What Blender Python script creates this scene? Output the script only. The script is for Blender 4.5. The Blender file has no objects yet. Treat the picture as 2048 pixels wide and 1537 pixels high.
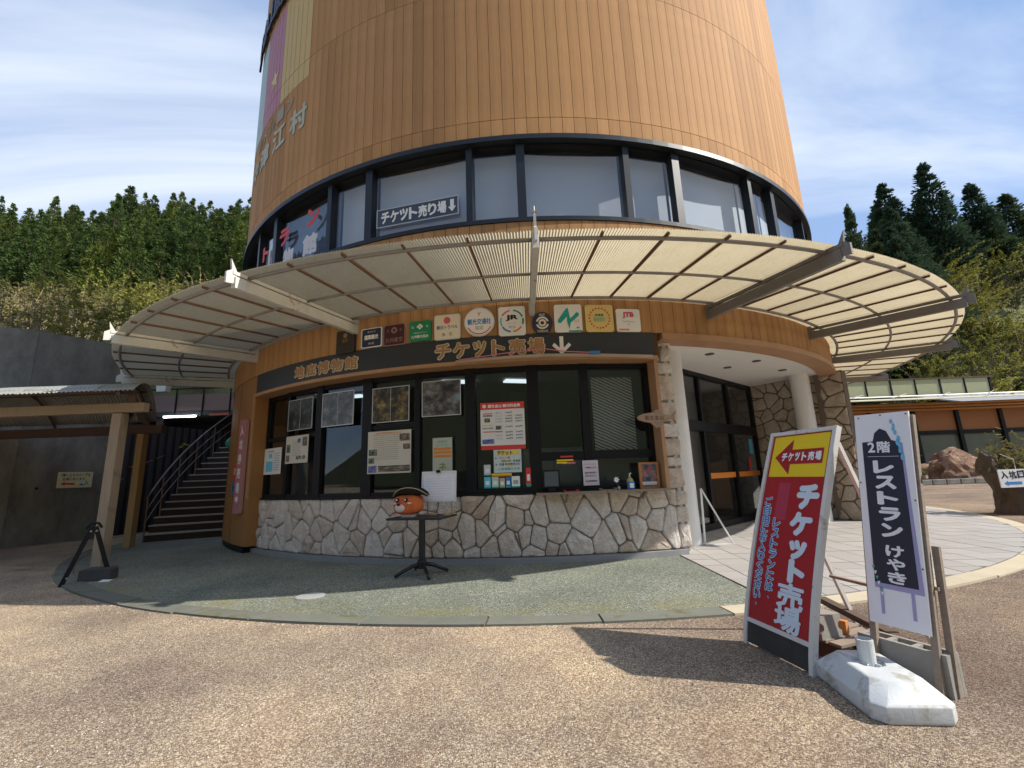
import bpy, bmesh, math, random
from mathutils import Vector, Matrix, noise
random.seed(7)
sc = bpy.context.scene
COL = sc.collection
PI = math.pi
def R(a): return math.radians(a)

# ------------------------------------------------------------------ camera, sky, sun, exposure
CX, CY = 0.534, 15.686            # axis of the round building
EYE = 1.3
SUN_EL, SUN_AZ = R(41), R(-12)     # azimuth from +x towards +y
cam_d = bpy.data.cameras.new('camera'); cam = bpy.data.objects.new('camera', cam_d); COL.objects.link(cam)
cam_d.sensor_fit = 'HORIZONTAL'; cam_d.sensor_width = 36.0
cam_d.lens = 892.145/2048*36.0
cam_d.clip_start = 0.05; cam_d.clip_end = 2000
pit, rol = R(11.518), R(-2.105)
fw = Vector((0, math.cos(pit), math.sin(pit))); rt = Vector((1, 0, 0)); up = Vector((0, -math.sin(pit), math.cos(pit)))
rt2 = math.cos(rol)*rt + math.sin(rol)*up; up2 = -math.sin(rol)*rt + math.cos(rol)*up
M3 = Matrix((rt2, up2, -fw)).transposed()
cam.matrix_world = Matrix.Translation((0, 0, EYE)) @ M3.to_4x4()
sc.camera = cam
w = bpy.data.worlds.new('World'); sc.world = w; w.use_nodes = True
nt = w.node_tree; nt.nodes.clear()
def N(nt, typ, **kw):
    n = nt.nodes.new(typ)
    for k, v in kw.items():
        if hasattr(n, k): setattr(n, k, v)
        else: n.inputs[k].default_value = v
    return n
sky = N(nt, 'ShaderNodeTexSky', sky_type='NISHITA', sun_disc=False, sun_elevation=SUN_EL, sun_rotation=R(102), altitude=500.0, air_density=1.0, dust_density=0.25, ozone_density=2.2)
tc = N(nt, 'ShaderNodeTexCoord'); sep = N(nt, 'ShaderNodeSeparateXYZ'); nt.links.new(tc.outputs['Generated'], sep.inputs[0])
def MATH(nt, op, a, b=None, clamp=False):
    n = nt.nodes.new('ShaderNodeMath'); n.operation = op; n.use_clamp = clamp
    for i, x in enumerate((a, b)):
        if x is None: continue
        if isinstance(x, (int, float)): n.inputs[i].default_value = x
        else: nt.links.new(x, n.inputs[i])
    return n.outputs[0]
zz = MATH(nt, 'ADD', MATH(nt, 'MAXIMUM', sep.outputs[2], 0.0), 0.22)
cmb = N(nt, 'ShaderNodeCombineXYZ')
nt.links.new(MATH(nt, 'DIVIDE', sep.outputs[0], zz), cmb.inputs[0]); nt.links.new(MATH(nt, 'DIVIDE', sep.outputs[1], zz), cmb.inputs[1])
mp = N(nt, 'ShaderNodeMapping'); mp.inputs['Rotation'].default_value = (0, 0, R(-52)); mp.inputs['Scale'].default_value = (0.42, 1.25, 1); mp.inputs['Location'].default_value = (1.35, 0.6, 0)
nt.links.new(cmb.outputs[0], mp.inputs[0])
nz = N(nt, 'ShaderNodeTexNoise', Scale=1.05, Detail=7.0, Roughness=0.56, Distortion=0.8); nt.links.new(mp.outputs[0], nz.inputs['Vector'])
rmp = N(nt, 'ShaderNodeValToRGB'); rmp.color_ramp.elements[0].position = 0.43; rmp.color_ramp.elements[1].position = 0.70
rmp.color_ramp.elements[0].color = (0.04, 0.04, 0.04, 1); rmp.color_ramp.elements[1].color = (0.95, 0.95, 0.95, 1)
nt.links.new(nz.outputs[0], rmp.inputs[0])
mx = N(nt, 'ShaderNodeMix', data_type='RGBA'); nt.links.new(rmp.outputs[0], mx.inputs[0]); 
blue = N(nt, 'ShaderNodeMix', data_type='RGBA'); blue.inputs[0].default_value = .82; nt.links.new(sky.outputs[0], blue.inputs[6]); blue.inputs[7].default_value = (.80, 1.22, 2.05, 1)
nt.links.new(blue.outputs[2], mx.inputs[6]); mx.inputs[7].default_value = (3.1, 3.3, 3.6, 1)
bg = N(nt, 'ShaderNodeBackground', Strength=0.15); nt.links.new(mx.outputs[2], bg.inputs[0])
wo = N(nt, 'ShaderNodeOutputWorld'); nt.links.new(bg.outputs[0], wo.inputs[0])
sun_d = bpy.data.lights.new('sun', 'SUN'); sun = bpy.data.objects.new('sun', sun_d); COL.objects.link(sun)
sun_d.energy = 2.95; sun_d.angle = R(0.6); sun_d.color = (1.0, 0.94, 0.85)
sdir = Vector((math.cos(SUN_EL)*math.cos(SUN_AZ), math.cos(SUN_EL)*math.sin(SUN_AZ), math.sin(SUN_EL)))
sun.rotation_euler = sdir.to_track_quat('Z', 'Y').to_euler(); sun.location = (20, -5, 30)
vs = sc.view_settings; vs.view_transform = 'Standard'; vs.look = 'None'; vs.gamma = 1.0; vs.exposure = 1.20; vs.use_curve_mapping = False
try: sc.cycles.max_bounces = 8; sc.cycles.transparent_max_bounces = 12; sc.cycles.use_denoising = True
except Exception: pass

# ------------------------------------------------------------------ materials
MATS = {}
def newmat(name):
    m = bpy.data.materials.new(name); m.use_nodes = True; t = m.node_tree
    return m, t, t.nodes['Principled BSDF']
def ramp(t, fac, stops):
    r = t.nodes.new('ShaderNodeValToRGB'); e = r.color_ramp.elements
    while len(e) < len(stops): e.new(0.5)
    for i, (p, c) in enumerate(stops): e[i].position = p; e[i].color = (*c, 1)
    t.links.new(fac, r.inputs[0]); return r.outputs[0]
def mixc(t, fac, a, b, typ='MIX'):
    n = t.nodes.new('ShaderNodeMix'); n.data_type = 'RGBA'; n.blend_type = typ
    for s, x in ((0, fac), (6, a), (7, b)):
        if isinstance(x, (int, float)): n.inputs[s].default_value = x
        elif isinstance(x, tuple): n.inputs[s].default_value = (*x[:3], 1)
        else: t.links.new(x, n.inputs[s])
    return n.outputs[2]
def noi(t, scale, detail=4.0, rough=0.6, vec=None, dist=0.0):
    n = N(t, 'ShaderNodeTexNoise', Scale=scale, Detail=detail, Roughness=rough, Distortion=dist)
    if vec is not None: t.links.new(vec, n.inputs['Vector'])
    return n.outputs[0]
def coords(t, kind='Object', scale=None):
    c = t.nodes.new('ShaderNodeTexCoord').outputs[kind]
    if scale:
        m = t.nodes.new('ShaderNodeMapping'); m.inputs['Scale'].default_value = scale; t.links.new(c, m.inputs[0]); c = m.outputs[0]
    return c
def bump(t, b, h, strength=0.3, dist=0.01):
    n = t.nodes.new('ShaderNodeBump'); n.inputs['Strength'].default_value = strength; n.inputs['Distance'].default_value = dist
    t.links.new(h, n.inputs['Height']); t.links.new(n.outputs[0], b.inputs['Normal'])
def sc3(c, k): return tuple(min(1, x*k) for x in c)
def M(name, col=(.5, .5, .5), rough=0.6, metal=0.0, var=0.12, vscale=6.0, bscale=60.0, bstr=0.12, rnd=0.0, stretch=None, spec=0.4, dirt=None, coord='Object'):
    """plain painted / plastic / wood-like surface: a little mottling, grain relief and optional dirt"""
    if name in MATS: return MATS[name]
    m, t, b = newmat(name); v = coords(t, coord, stretch)
    c = mixc(t, noi(t, vscale, 5, .65, v), sc3(col, 1-var), sc3(col, 1+var))
    if rnd:
        oi = t.nodes.new('ShaderNodeObjectInfo').outputs['Random']
        c = mixc(t, 1.0, c, ramp(t, oi, [(0, (1-rnd,)*3), (1, (1, 1, 1))]), 'MULTIPLY')
    if dirt:
        f = ramp(t, noi(t, dirt[1], 6, .7, v, .5), [(dirt[2], (0, 0, 0)), (dirt[2]+.12, (1, 1, 1))])
        c = mixc(t, f, c, dirt[0])
    t.links.new(c, b.inputs['Base Color']); b.inputs['Roughness'].default_value = rough; b.inputs['Metallic'].default_value = metal
    b.inputs['Specular IOR Level'].default_value = spec
    if bstr: bump(t, b, noi(t, bscale, 4, .6, v), bstr, .004)
    MATS[name] = m; return m
def glow(name, col, s):
    if name in MATS: return MATS[name]
    m, t, b = newmat(name); b.inputs['Emission Color'].default_value = (*col, 1); b.inputs['Emission Strength'].default_value = s; b.inputs['Base Color'].default_value = (.8, .8, .8, 1)
    MATS[name] = m; return m
def glass(name, tint=(.8, .84, .86), ior=1.5, rough=0.0):
    if name in MATS: return MATS[name]
    m, t, b = newmat(name); t.nodes.remove(b); out = t.nodes['Material Output']
    tr = N(t, 'ShaderNodeBsdfTransparent'); tr.inputs[0].default_value = (*tint, 1)
    gl = N(t, 'ShaderNodeBsdfGlossy', Roughness=rough); gl.inputs[0].default_value = (.95, .97, 1, 1)
    lw_ = N(t, 'ShaderNodeLayerWeight', Blend=.5); mxs = t.nodes.new('ShaderNodeMixShader')
    f0 = ((ior-1)/(ior+1))**2; fr = MATH(t, 'ADD', MATH(t, 'MULTIPLY', MATH(t, 'POWER', lw_.outputs['Facing'], 5.0), 1-f0), f0)
    t.links.new(fr, mxs.inputs[0]); t.links.new(tr.outputs[0], mxs.inputs[1]); t.links.new(gl.outputs[0], mxs.inputs[2]); t.links.new(mxs.outputs[0], out.inputs[0])
    MATS[name] = m; return m

def mat_cladding():
    m, t, b = newmat('cladding_board'); v = coords(t, 'Object', (9, 9, .35)); g = coords(t, 'Object')
    oi = t.nodes.new('ShaderNodeObjectInfo').outputs['Random']
    c = mixc(t, noi(t, 3.2, 6, .6, v), (.38, .205, .085), (.53, .305, .14))
    c = mixc(t, 1.0, c, ramp(t, oi, [(0, (.82, .80, .78)), (.12, (.91, .90, .89)), (.6, (1, .99, .97)), (1, (1.08, 1.08, 1.10))]), 'MULTIPLY')
    c = mixc(t, ramp(t, noi(t, 46, 2, .5, g), [(.74, (0, 0, 0)), (.78, (.6,)*3)]), c, (.16, .085, .045)); c = mixc(t, ramp(t, noi(t, 2.0, 6, .7, coords(t, 'Object', (5, 5, .12))), [(.48, (0, 0, 0)), (.75, (.5,)*3)]), c, (.24, .135, .075))
    c = mixc(t, ramp(t, noi(t, 1.1, 5, .6, g), [(.45, (0, 0, 0)), (.8, (.45,)*3)]), c, (.26, .145, .075))
    t.links.new(c, b.inputs['Base Color']); b.inputs['Roughness'].default_value = .75; b.inputs['Specular IOR Level'].default_value = .12
    bump(t, b, noi(t, 14, 5, .6, v), .25, .004); return m
CLAD = mat_cladding()
CLADGAP = M('cladding_gap', (.10, .05, .025), .9)
def mat_stone(name, c0, c1, c2, stain):
    m, t, b = newmat(name); v = coords(t, 'Generated', (2.2, 2.2, 2.2)); o = coords(t, 'Object'); oi = t.nodes.new('ShaderNodeObjectInfo').outputs['Random']
    st = coords(t, 'Object', (2.5, 2.5, 9)); 
    c = ramp(t, noi(t, 3.0, 7, .65, o, 1.2), [(.30, c0), (.5, c1), (.72, c2)])
    c = mixc(t, ramp(t, noi(t, 2.3, 3, .5, o), [(.55, (0, 0, 0)), (.75, (.75,)*3)]), c, stain)
    c = mixc(t, ramp(t, noi(t, 7, 6, .7, st, 1.5), [(.3, (.8,)*3), (.5, (0, 0, 0))]), c, sc3(c0, .55))
    c = mixc(t, 1.0, c, ramp(t, oi, [(0, (.80, .72, .64)), (.3, (.97, .92, .86)), (.7, (1, .98, .96)), (1, (1.05, 1.05, 1.05))]), 'MULTIPLY')
    t.links.new(c, b.inputs['Base Color']); b.inputs['Roughness'].default_value = .85; b.inputs['Specular IOR Level'].default_value = .2
    h = MATH(t, 'ADD', noi(t, 9, 8, .72, st, 1.8), MATH(t, 'MULTIPLY', noi(t, 40, 4, .6, o), .4))
    bump(t, b, h, .9, .022); return m
STONE = mat_stone('cream_field_stone', (.50, .43, .37), (.74, .68, .62), (.86, .83, .79), (.58, .41, .29))
STONE2 = mat_stone('buff_field_stone', (.40, .33, .26), (.55, .47, .38), (.66, .58, .48), (.46, .34, .24))
MORTAR = M('mortar', (.27, .24, .215), .95, var=.2, vscale=30, bstr=.4)
MORTAR2 = M('dark_mortar', (.15, .115, .09), .95, var=.2, vscale=30, bstr=.4)
def mat_ground():
    m, t, b = newmat('exposed_aggregate'); o = coords(t, 'Object')
    vo = N(t, 'ShaderNodeTexVoronoi', Scale=185.0); t.links.new(o, vo.inputs['Vector'])
    vo2 = N(t, 'ShaderNodeTexVoronoi', Scale=95.0); t.links.new(o, vo2.inputs['Vector'])
    sepc = t.nodes.new('ShaderNodeSeparateColor'); t.links.new(vo.outputs['Color'], sepc.inputs[0])
    c = ramp(t, sepc.outputs[0], [(0, (.11, .088, .072)), (.25, (.27, .21, .165)), (.6, (.42, .345, .265)), (.84, (.58, .50, .40)), (1, (.86, .80, .70))])
    sep2 = t.nodes.new('ShaderNodeSeparateColor'); t.links.new(vo2.outputs['Color'], sep2.inputs[0])
    c = mixc(t, ramp(t, sep2.outputs[1], [(.90, (0, 0, 0)), (.93, (.85,)*3)]), c, (.66, .60, .52))
    c = mixc(t, ramp(t, sep2.outputs[2], [(.80, (0, 0, 0)), (.84, (.6,)*3)]), c, (.17, .13, .115))
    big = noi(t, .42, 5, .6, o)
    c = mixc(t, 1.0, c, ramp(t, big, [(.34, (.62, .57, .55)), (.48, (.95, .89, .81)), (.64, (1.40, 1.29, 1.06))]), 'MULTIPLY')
    c = mixc(t, ramp(t, noi(t, 1.3, 6, .65, o, .8), [(.52, (0, 0, 0)), (.75, (.4,)*3)]), c, (.30, .19, .125))
    c = mixc(t, ramp(t, noi(t, .9, 5, .7, o, .4), [(.60, (0, 0, 0)), (.78, (.4,)*3)]), c, (.23, .19, .18))
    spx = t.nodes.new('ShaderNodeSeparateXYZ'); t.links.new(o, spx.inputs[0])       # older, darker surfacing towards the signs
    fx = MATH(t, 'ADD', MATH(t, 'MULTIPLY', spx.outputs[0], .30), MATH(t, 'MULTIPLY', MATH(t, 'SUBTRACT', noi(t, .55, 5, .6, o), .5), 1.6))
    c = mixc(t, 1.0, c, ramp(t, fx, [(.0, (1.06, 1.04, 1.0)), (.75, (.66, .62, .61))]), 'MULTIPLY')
    t.links.new(c, b.inputs['Base Color']); b.inputs['Roughness'].default_value = .88; b.inputs['Specular IOR Level'].default_value = .25
    h = MATH(t, 'SUBTRACT', 1.0, vo.outputs['Distance']); bump(t, b, h, .75, .012); return m
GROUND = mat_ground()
def mat_green():
    m, t, b = newmat('green_resin_gravel'); o = coords(t, 'Object')
    vo = N(t, 'ShaderNodeTexVoronoi', Scale=95.0); t.links.new(o, vo.inputs['Vector'])
    s = t.nodes.new('ShaderNodeSeparateColor'); t.links.new(vo.outputs['Color'], s.inputs[0])
    c = ramp(t, s.outputs[0], [(0, (.075, .083, .065)), (.4, (.165, .178, .138)), (.75, (.25, .262, .205)), (1, (.47, .47, .38))])
    c = mixc(t, 1.0, c, ramp(t, noi(t, .7, 5, .6, o), [(.3, (.66, .70, .70)), (.6, (1, 1, 1))]), 'MULTIPLY'); c = mixc(t, ramp(t, noi(t, 3.0, 7, .75, o, 1.0), [(.50, (0, 0, 0)), (.70, (.4,)*3)]), c, (.13, .14, .115))
    # moss grows along the rim of the disc
    sp = t.nodes.new('ShaderNodeSeparateXYZ'); t.links.new(o, sp.inputs[0])
    rr = MATH(t, 'SQRT', MATH(t, 'ADD', MATH(t, 'MULTIPLY', sp.outputs[0], sp.outputs[0]), MATH(t, 'MULTIPLY', sp.outputs[1], sp.outputs[1])))
    e = MATH(t, 'MULTIPLY', MATH(t, 'SUBTRACT', rr, 10.35), 1.1, True)
    f = MATH(t, 'MULTIPLY', e, ramp(t, noi(t, 1.7, 6, .7, o, .5), [(.42, (0, 0, 0)), (.68, (.8,)*3)]))
    c = mixc(t, f, c, (.19, .165, .055))
    t.links.new(c, b.inputs['Base Color']); b.inputs['Roughness'].default_value = .8
    bump(t, b, MATH(t, 'SUBTRACT', 1.0, vo.outputs['Distance']), .6, .01); return m
GREEN = mat_green()
def mat_sheet():
    m, t, b = newmat('aged_corrugated_plastic'); t.nodes.remove(b); out = t.nodes['Material Output']; o = coords(t, 'Object'); oi = t.nodes.new('ShaderNodeObjectInfo').outputs['Random']
    c = mixc(t, noi(t, 2.5, 6, .65, o), (.43, .37, .245), (.55, .495, .36)); c = mixc(t, ramp(t, noi(t, 5, 6, .7, coords(t, 'Object', (6, .6, 1))), [(.50, (0, 0, 0)), (.72, (.55,)*3)]), c, (.40, .32, .20))
    c = mixc(t, ramp(t, noi(t, 26, 5, .7, o), [(.56, (0, 0, 0)), (.68, (.7,)*3)]), c, (.34, .29, .20))
    c = mixc(t, 1.0, c, ramp(t, oi, [(0, (.85, .85, .84)), (1, (1, 1, 1))]), 'MULTIPLY')
    d = N(t, 'ShaderNodeBsdfDiffuse'); tr = N(t, 'ShaderNodeBsdfTranslucent'); g = N(t, 'ShaderNodeBsdfGlossy', Roughness=.35)
    for s_ in (d, tr): t.links.new(c, s_.inputs[0])
    a = t.nodes.new('ShaderNodeMixShader'); a.inputs[0].default_value = .80; t.links.new(d.outputs[0], a.inputs[1]); t.links.new(tr.outputs[0], a.inputs[2])
    q = t.nodes.new('ShaderNodeMixShader'); q.inputs[0].default_value = .05; t.links.new(a.outputs[0], q.inputs[1]); t.links.new(g.outputs[0], q.inputs[2])
    tp = N(t, 'ShaderNodeBsdfTransparent'); tp.inputs[0].default_value = (1, .93, .78, 1); w3 = t.nodes.new('ShaderNodeMixShader'); w3.inputs[0].default_value = .05; t.links.new(q.outputs[0], w3.inputs[1]); t.links.new(tp.outputs[0], w3.inputs[2])
    t.links.new(w3.outputs[0], out.inputs[0]); return m
SHEET = mat_sheet()
def mat_leaf(name, c0, c1, c2, trans=.25):
    m, t, b = newmat(name); t.nodes.remove(b); out = t.nodes['Material Output']; o = coords(t, 'Object'); oi = t.nodes.new('ShaderNodeObjectInfo').outputs['Random']
    c = ramp(t, noi(t, .9, 5, .7, o), [(.3, c0), (.5, c1), (.72, c2)])
    c = mixc(t, 1.0, c, ramp(t, oi, [(0, (.72, .78, .80)), (.5, (1, 1, 1)), (1, (1.25, 1.12, .8))]), 'MULTIPLY')
    d = N(t, 'ShaderNodeBsdfDiffuse'); tr = N(t, 'ShaderNodeBsdfTranslucent')
    for s_ in (d, tr): t.links.new(c, s_.inputs[0])
    a = t.nodes.new('ShaderNodeMixShader'); a.inputs[0].default_value = trans; t.links.new(d.outputs[0], a.inputs[1]); t.links.new(tr.outputs[0], a.inputs[2]); t.links.new(a.outputs[0], out.inputs[0]); return m
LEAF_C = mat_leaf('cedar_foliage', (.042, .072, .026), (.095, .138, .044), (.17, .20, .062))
LEAF_D = mat_leaf('shaded_cedar_foliage', (.034, .058, .040), (.060, .095, .056), (.10, .14, .07))  # darker foliage copy, shade side of the right-hand cedars put into the colour
LEAF_Y = mat_leaf('yellow_green_foliage', (.14, .16, .04), (.26, .26, .06), (.42, .38, .10), .35)
LEAF_T = mat_leaf('dry_brush_foliage', (.12, .11, .045), (.20, .18, .075), (.30, .25, .11), .3)
BARK = M('bark', (.055, .040, .028), .95, var=.35, vscale=8, bstr=.5)
TWIG = M('dry_twig', (.30, .24, .15), .9, var=.3, vscale=5)
HILL = M('hill_soil', (.075, .085, .035), .95, var=.5, vscale=.6, bstr=0)
HILL2 = M('grassy_slope_soil', (.13, .14, .05), .95, var=.5, vscale=.8, bstr=0)
def mat_concrete():
    m, t, b = newmat('stained_concrete'); o = coords(t, 'Object'); st = coords(t, 'Object', (.8, .8, .4))
    c = mixc(t, noi(t, 1.2, 7, .65, o), (.16, .16, .145), (.27, .27, .245))
    c = mixc(t, ramp(t, noi(t, 2.2, 6, .7, st), [(.36, (.7,)*3), (.6, (0, 0, 0))]), c, (.085, .082, .078))
    c = mixc(t, ramp(t, noi(t, 5, 5, .7, o), [(.62, (0, 0, 0)), (.8, (.4,)*3)]), c, (.20, .13, .10))
    t.links.new(c, b.inputs['Base Color']); b.inputs['Roughness'].default_value = .9; bump(t, b, noi(t, 25, 6, .7, o), .4, .01); return m
CONC = mat_concrete()
BLACK = M('black_frame', (.010, .010, .012), .45, var=.2, bstr=.05, spec=.2)
NAVY = M('dark_window_frame', (.014, .018, .025), .4, var=.2, bstr=.05, spec=.3)
WHITE = M('white_plaster', (.72, .70, .66), .8, var=.05, bstr=.06)
WPAINT = M('white_paint', (.74, .74, .72), .45, var=.06, bstr=.05)
STEELW = M('white_painted_steel', (.56, .55, .51), .55, var=.14, dirt=((.22, .095, .04), 2.6, .60))
STEELSH = M('shaded_white_steel', (.20, .185, .17), .55, var=.15, dirt=((.17, .075, .035), 2.4, .62))  # shaded tone of the white arm paint, put into the colour
PIPE = M('galvanised_pipe', (.26, .24, .225), .5, metal=.3, var=.2)
RUST = M('rusty_rod', (.15, .075, .045), .85, var=.4, vscale=4)
TRIM = M('varnished_trim', (.40, .225, .12), .5, var=.2, vscale=4, stretch=(1, 1, 1))
PLYW = M('varnished_wall_board', (.33, .155, .05), .5, var=.14, vscale=3, stretch=(3, 3, .4))
TIMBER = M('weathered_timber', (.30, .235, .165), .8, var=.3, vscale=5, stretch=(6, 6, .6), bstr=.3)
TIMBERD = M('dark_timber', (.10, .07, .05), .85, var=.35, vscale=5, stretch=(4, 4, 1), bstr=.3)
GREYWOOD = M('grey_weathered_wood', (.25, .20, .155), .9, var=.35, vscale=6, stretch=(2, 2, 8), bstr=.35)
BANDM = M('charcoal_sign_sheet', (.030, .034, .042), .45, var=.12, vscale=2)
GLASS = glass('clear_glass', (.86, .89, .90), 1.5)
GLASSU = glass('upper_glass', (.93, .95, .97), 1.5)
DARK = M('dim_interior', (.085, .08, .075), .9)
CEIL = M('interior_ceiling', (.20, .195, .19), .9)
BLIND = M('grey_roller_blind', (.52, .545, .57), .85, var=.06, vscale=2)
TILE = M('grey_paving_tile', (.40, .375, .35), .6, var=.08, vscale=3, rnd=.14, bstr=.08, dirt=((.22, .20, .18), 1.1, .62), coord='Generated')
GROUT = M('tile_grout', (.16, .15, .14), .95)
KERBG = M('mossy_kerb_stone', (.165, .168, .138), .9, var=.3, vscale=3, bstr=.4, rnd=.2, dirt=((.12, .115, .05), 3.0, .55))
KERBS = M('sandy_cement_kerb', (.50, .43, .31), .9, var=.15, vscale=3, bstr=.3, rnd=.1)
PLINTH = M('grey_cement_plinth', (.245, .245, .245), .85, var=.18, vscale=4, bstr=.2)

# ------------------------------------------------------------------ mesh helpers
class MB:
    """collects faces with material slots; build() links them as one mesh object"""
    def __init__(s): s.v = []; s.f = []; s.m = []; s.mats = []
    def slot(s, m):
        if m not in s.mats: s.mats.append(m)
        return s.mats.index(m)
    def add(s, vs, fs, m):
        o = len(s.v); k = s.slot(m); s.v += [tuple(x) for x in vs]
        for f in fs: s.f.append(tuple(i+o for i in f)); s.m.append(k)
    def box(s, c, d, m, rot=None):
        vs = [Vector((sx*d[0]/2, sy*d[1]/2, sz*d[2]/2)) for sx in (-1, 1) for sy in (-1, 1) for sz in (-1, 1)]
        if rot: vs = [rot @ v for v in vs]
        s.add([v+Vector(c) for v in vs], [(0, 1, 3, 2), (4, 6, 7, 5), (0, 4, 5, 1), (2, 3, 7, 6), (0, 2, 6, 4), (1, 5, 7, 3)], m)
    def bar(s, a, b, wd, ht, m, upv=(0, 0, 1)):
        a, b = Vector(a), Vector(b); d = (b-a); L = d.length; d.normalize(); u = Vector(upv); x = d.cross(u)
        if x.length < 1e-4: x = d.cross(Vector((1, 0, 0)))
        x.normalize(); u = x.cross(d); r = Matrix((x, d, u)).transposed()
        s.box((a+b)/2, (wd, L, ht), m, r)
    def tube(s, pts, r, m, seg=8, taper=None):
        pts = [Vector(p) for p in pts]; n = len(pts); rings = []
        for i, p in enumerate(pts):
            d = (pts[min(i+1, n-1)]-pts[max(i-1, 0)]).normalized(); x = d.cross(Vector((0, 0, 1)))
            if x.length < 1e-3: x = d.cross(Vector((1, 0, 0)))
            x.normalize(); y = d.cross(x); rr = r if taper is None else r*(1+(taper-1)*i/(n-1))
            rings.append([p+rr*(math.cos(a)*x+math.sin(a)*y) for a in (2*PI*k/seg for k in range(seg))])
        vs = [q for rg in rings for q in rg]
        fs = [(i*seg+k, i*seg+(k+1) % seg, (i+1)*seg+(k+1) % seg, (i+1)*seg+k) for i in range(n-1) for k in range(seg)]
        fs += [tuple(range(seg-1, -1, -1)), tuple((n-1)*seg+k for k in range(seg))]
        s.add(vs, fs, m)
    def lathe(s, prof, m, seg=20, c=(0, 0, 0)):
        vs = [(c[0]+r*math.cos(2*PI*k/seg), c[1]+r*math.sin(2*PI*k/seg), c[2]+z) for r, z in prof for k in range(seg)]
        n = len(prof); fs = [(i*seg+k, i*seg+(k+1) % seg, (i+1)*seg+(k+1) % seg, (i+1)*seg+k) for i in range(n-1) for k in range(seg)]
        fs += [tuple(range(seg-1, -1, -1)), tuple((n-1)*seg+k for k in range(seg))]
        s.add(vs, fs, m)
    def prism(s, poly, a, b, m, axis='y'):
        """extrude a 2-D outline (x,z) from y=a to y=b, or (x,y) from z=a to z=b"""
        n = len(poly)
        f = (lambda p, t: (p[0], t, p[1])) if axis == 'y' else (lambda p, t: (p[0], p[1], t))
        vs = [f(p, a) for p in poly]+[f(p, b) for p in poly]
        s.add(vs, [tuple(range(n)), tuple(range(2*n-1, n-1, -1))]+[(i, n+i, n+(i+1) % n, (i+1) % n) for i in range(n)], m)
    def arc(s, r0, r1, z0, z1, t0, t1, m, step=1.5):
        """solid curved slab round the origin, angles in degrees from -y towards +x"""
        n = max(1, int(abs(t1-t0)/step+.5)); vs = []
        for i in range(n+1):
            a = R(t0+(t1-t0)*i/n)
            for r, z in ((r0, z0), (r1, z0), (r1, z1), (r0, z1)): vs.append((r*math.sin(a), -r*math.cos(a), z))
        fs = [(i*4+k, i*4+(k+1) % 4, (i+1)*4+(k+1) % 4, (i+1)*4+k) for i in range(n) for k in range(4)]+[(3, 2, 1, 0), (n*4, n*4+1, n*4+2, n*4+3)]
        s.add(vs, fs, m)
    def mesh(s, name, smooth=False):
        me = bpy.data.meshes.new(name); me.from_pydata(s.v, [], s.f)
        for m in s.mats: me.materials.append(m)
        me.polygons.foreach_set('material_index', s.m)
        b = bmesh.new(); b.from_mesh(me); bmesh.ops.recalc_face_normals(b, faces=b.faces); b.to_mesh(me); b.free()
        if smooth: me.polygons.foreach_set('use_smooth', [True]*len(me.polygons))
        return me
    def build(s, name, parent=None, loc=(0, 0, 0), rz=0, smooth=False, bevel=0):
        return link(name, s.mesh(name, smooth), parent, loc, rz, bevel)
def link(name, me, parent=None, loc=(0, 0, 0), rz=0, bevel=0):
    o = bpy.data.objects.new(name, me); COL.objects.link(o); o.location = loc; o.rotation_euler = (0, 0, rz)
    if parent: o.parent = parent
    if bevel:
        b = o.modifiers.new('bevel', 'BEVEL'); b.width = bevel; b.segments = 2; b.limit_method = 'ANGLE'
    return o
def tag(o, label, cat, group=None, kind=None):
    o['label'] = label; o['category'] = cat
    if group: o['group'] = group
    if kind: o['kind'] = kind
    return o
def thing(name, label, cat, loc=(0, 0, 0), rz=0, group=None, rx=0):
    o = bpy.data.objects.new(name, None); COL.objects.link(o); o.location = loc; o.rotation_euler = (rx, 0, rz); o.empty_display_size = .1
    return tag(o, label, cat, group)
def struct(o, label=None):
    o['kind'] = 'structure'
    if label: o['label'] = label
    return o
def box(name, c, d, m, parent=None, bevel=0, rot=None):
    b = MB(); b.box((0, 0, 0), d, m, rot); return b.build(name, parent, c, bevel=bevel)
def on_cyl(th, r, z): return (CX+r*math.sin(R(th)), CY-r*math.cos(R(th)), z)
TXT = {}
def text_mesh(s, off, ext=0.0):
    """outline text; weight is added with slightly shifted copies so that strokes stay clean"""
    key = (s, off, ext)
    if key not in TXT:
        c = bpy.data.curves.new('t', 'FONT'); c.body = s; c.size = 1; c.resolution_u = 2; c.extrude = ext
        o = bpy.data.objects.new('t', c); COL.objects.link(o); bpy.context.view_layer.update()
        me = bpy.data.meshes.new_from_object(o.evaluated_get(bpy.context.evaluated_depsgraph_get()))
        v0 = [v.co.copy() for v in me.vertices]; f0 = [tuple(p.vertices) for p in me.polygons]
        bpy.data.objects.remove(o); bpy.data.curves.remove(c); bpy.data.meshes.remove(me)
        sh = [(0, 0)]
        if off > .004: sh += [(off*math.cos(R(a_)), off*math.sin(R(a_))) for a_ in range(0, 360, 45)]
        if off > .06: sh += [(.5*off*math.cos(R(a_)), .5*off*math.sin(R(a_))) for a_ in range(22, 360, 90)]
        vs = []; fs = []
        for i, (dx, dy) in enumerate(sh):
            k = len(vs); vs += [Vector((v.x+dx, v.y+dy, v.z+.0012*i)) for v in v0]; fs += [tuple(j+k for j in f) for f in f0]
        x0, x1 = min(v.x for v in vs), max(v.x for v in vs); y0, y1 = min(v.y for v in vs), max(v.y for v in vs)
        TXT[key] = (vs, fs, x0, x1, y0, y1)
    return TXT[key]
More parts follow.
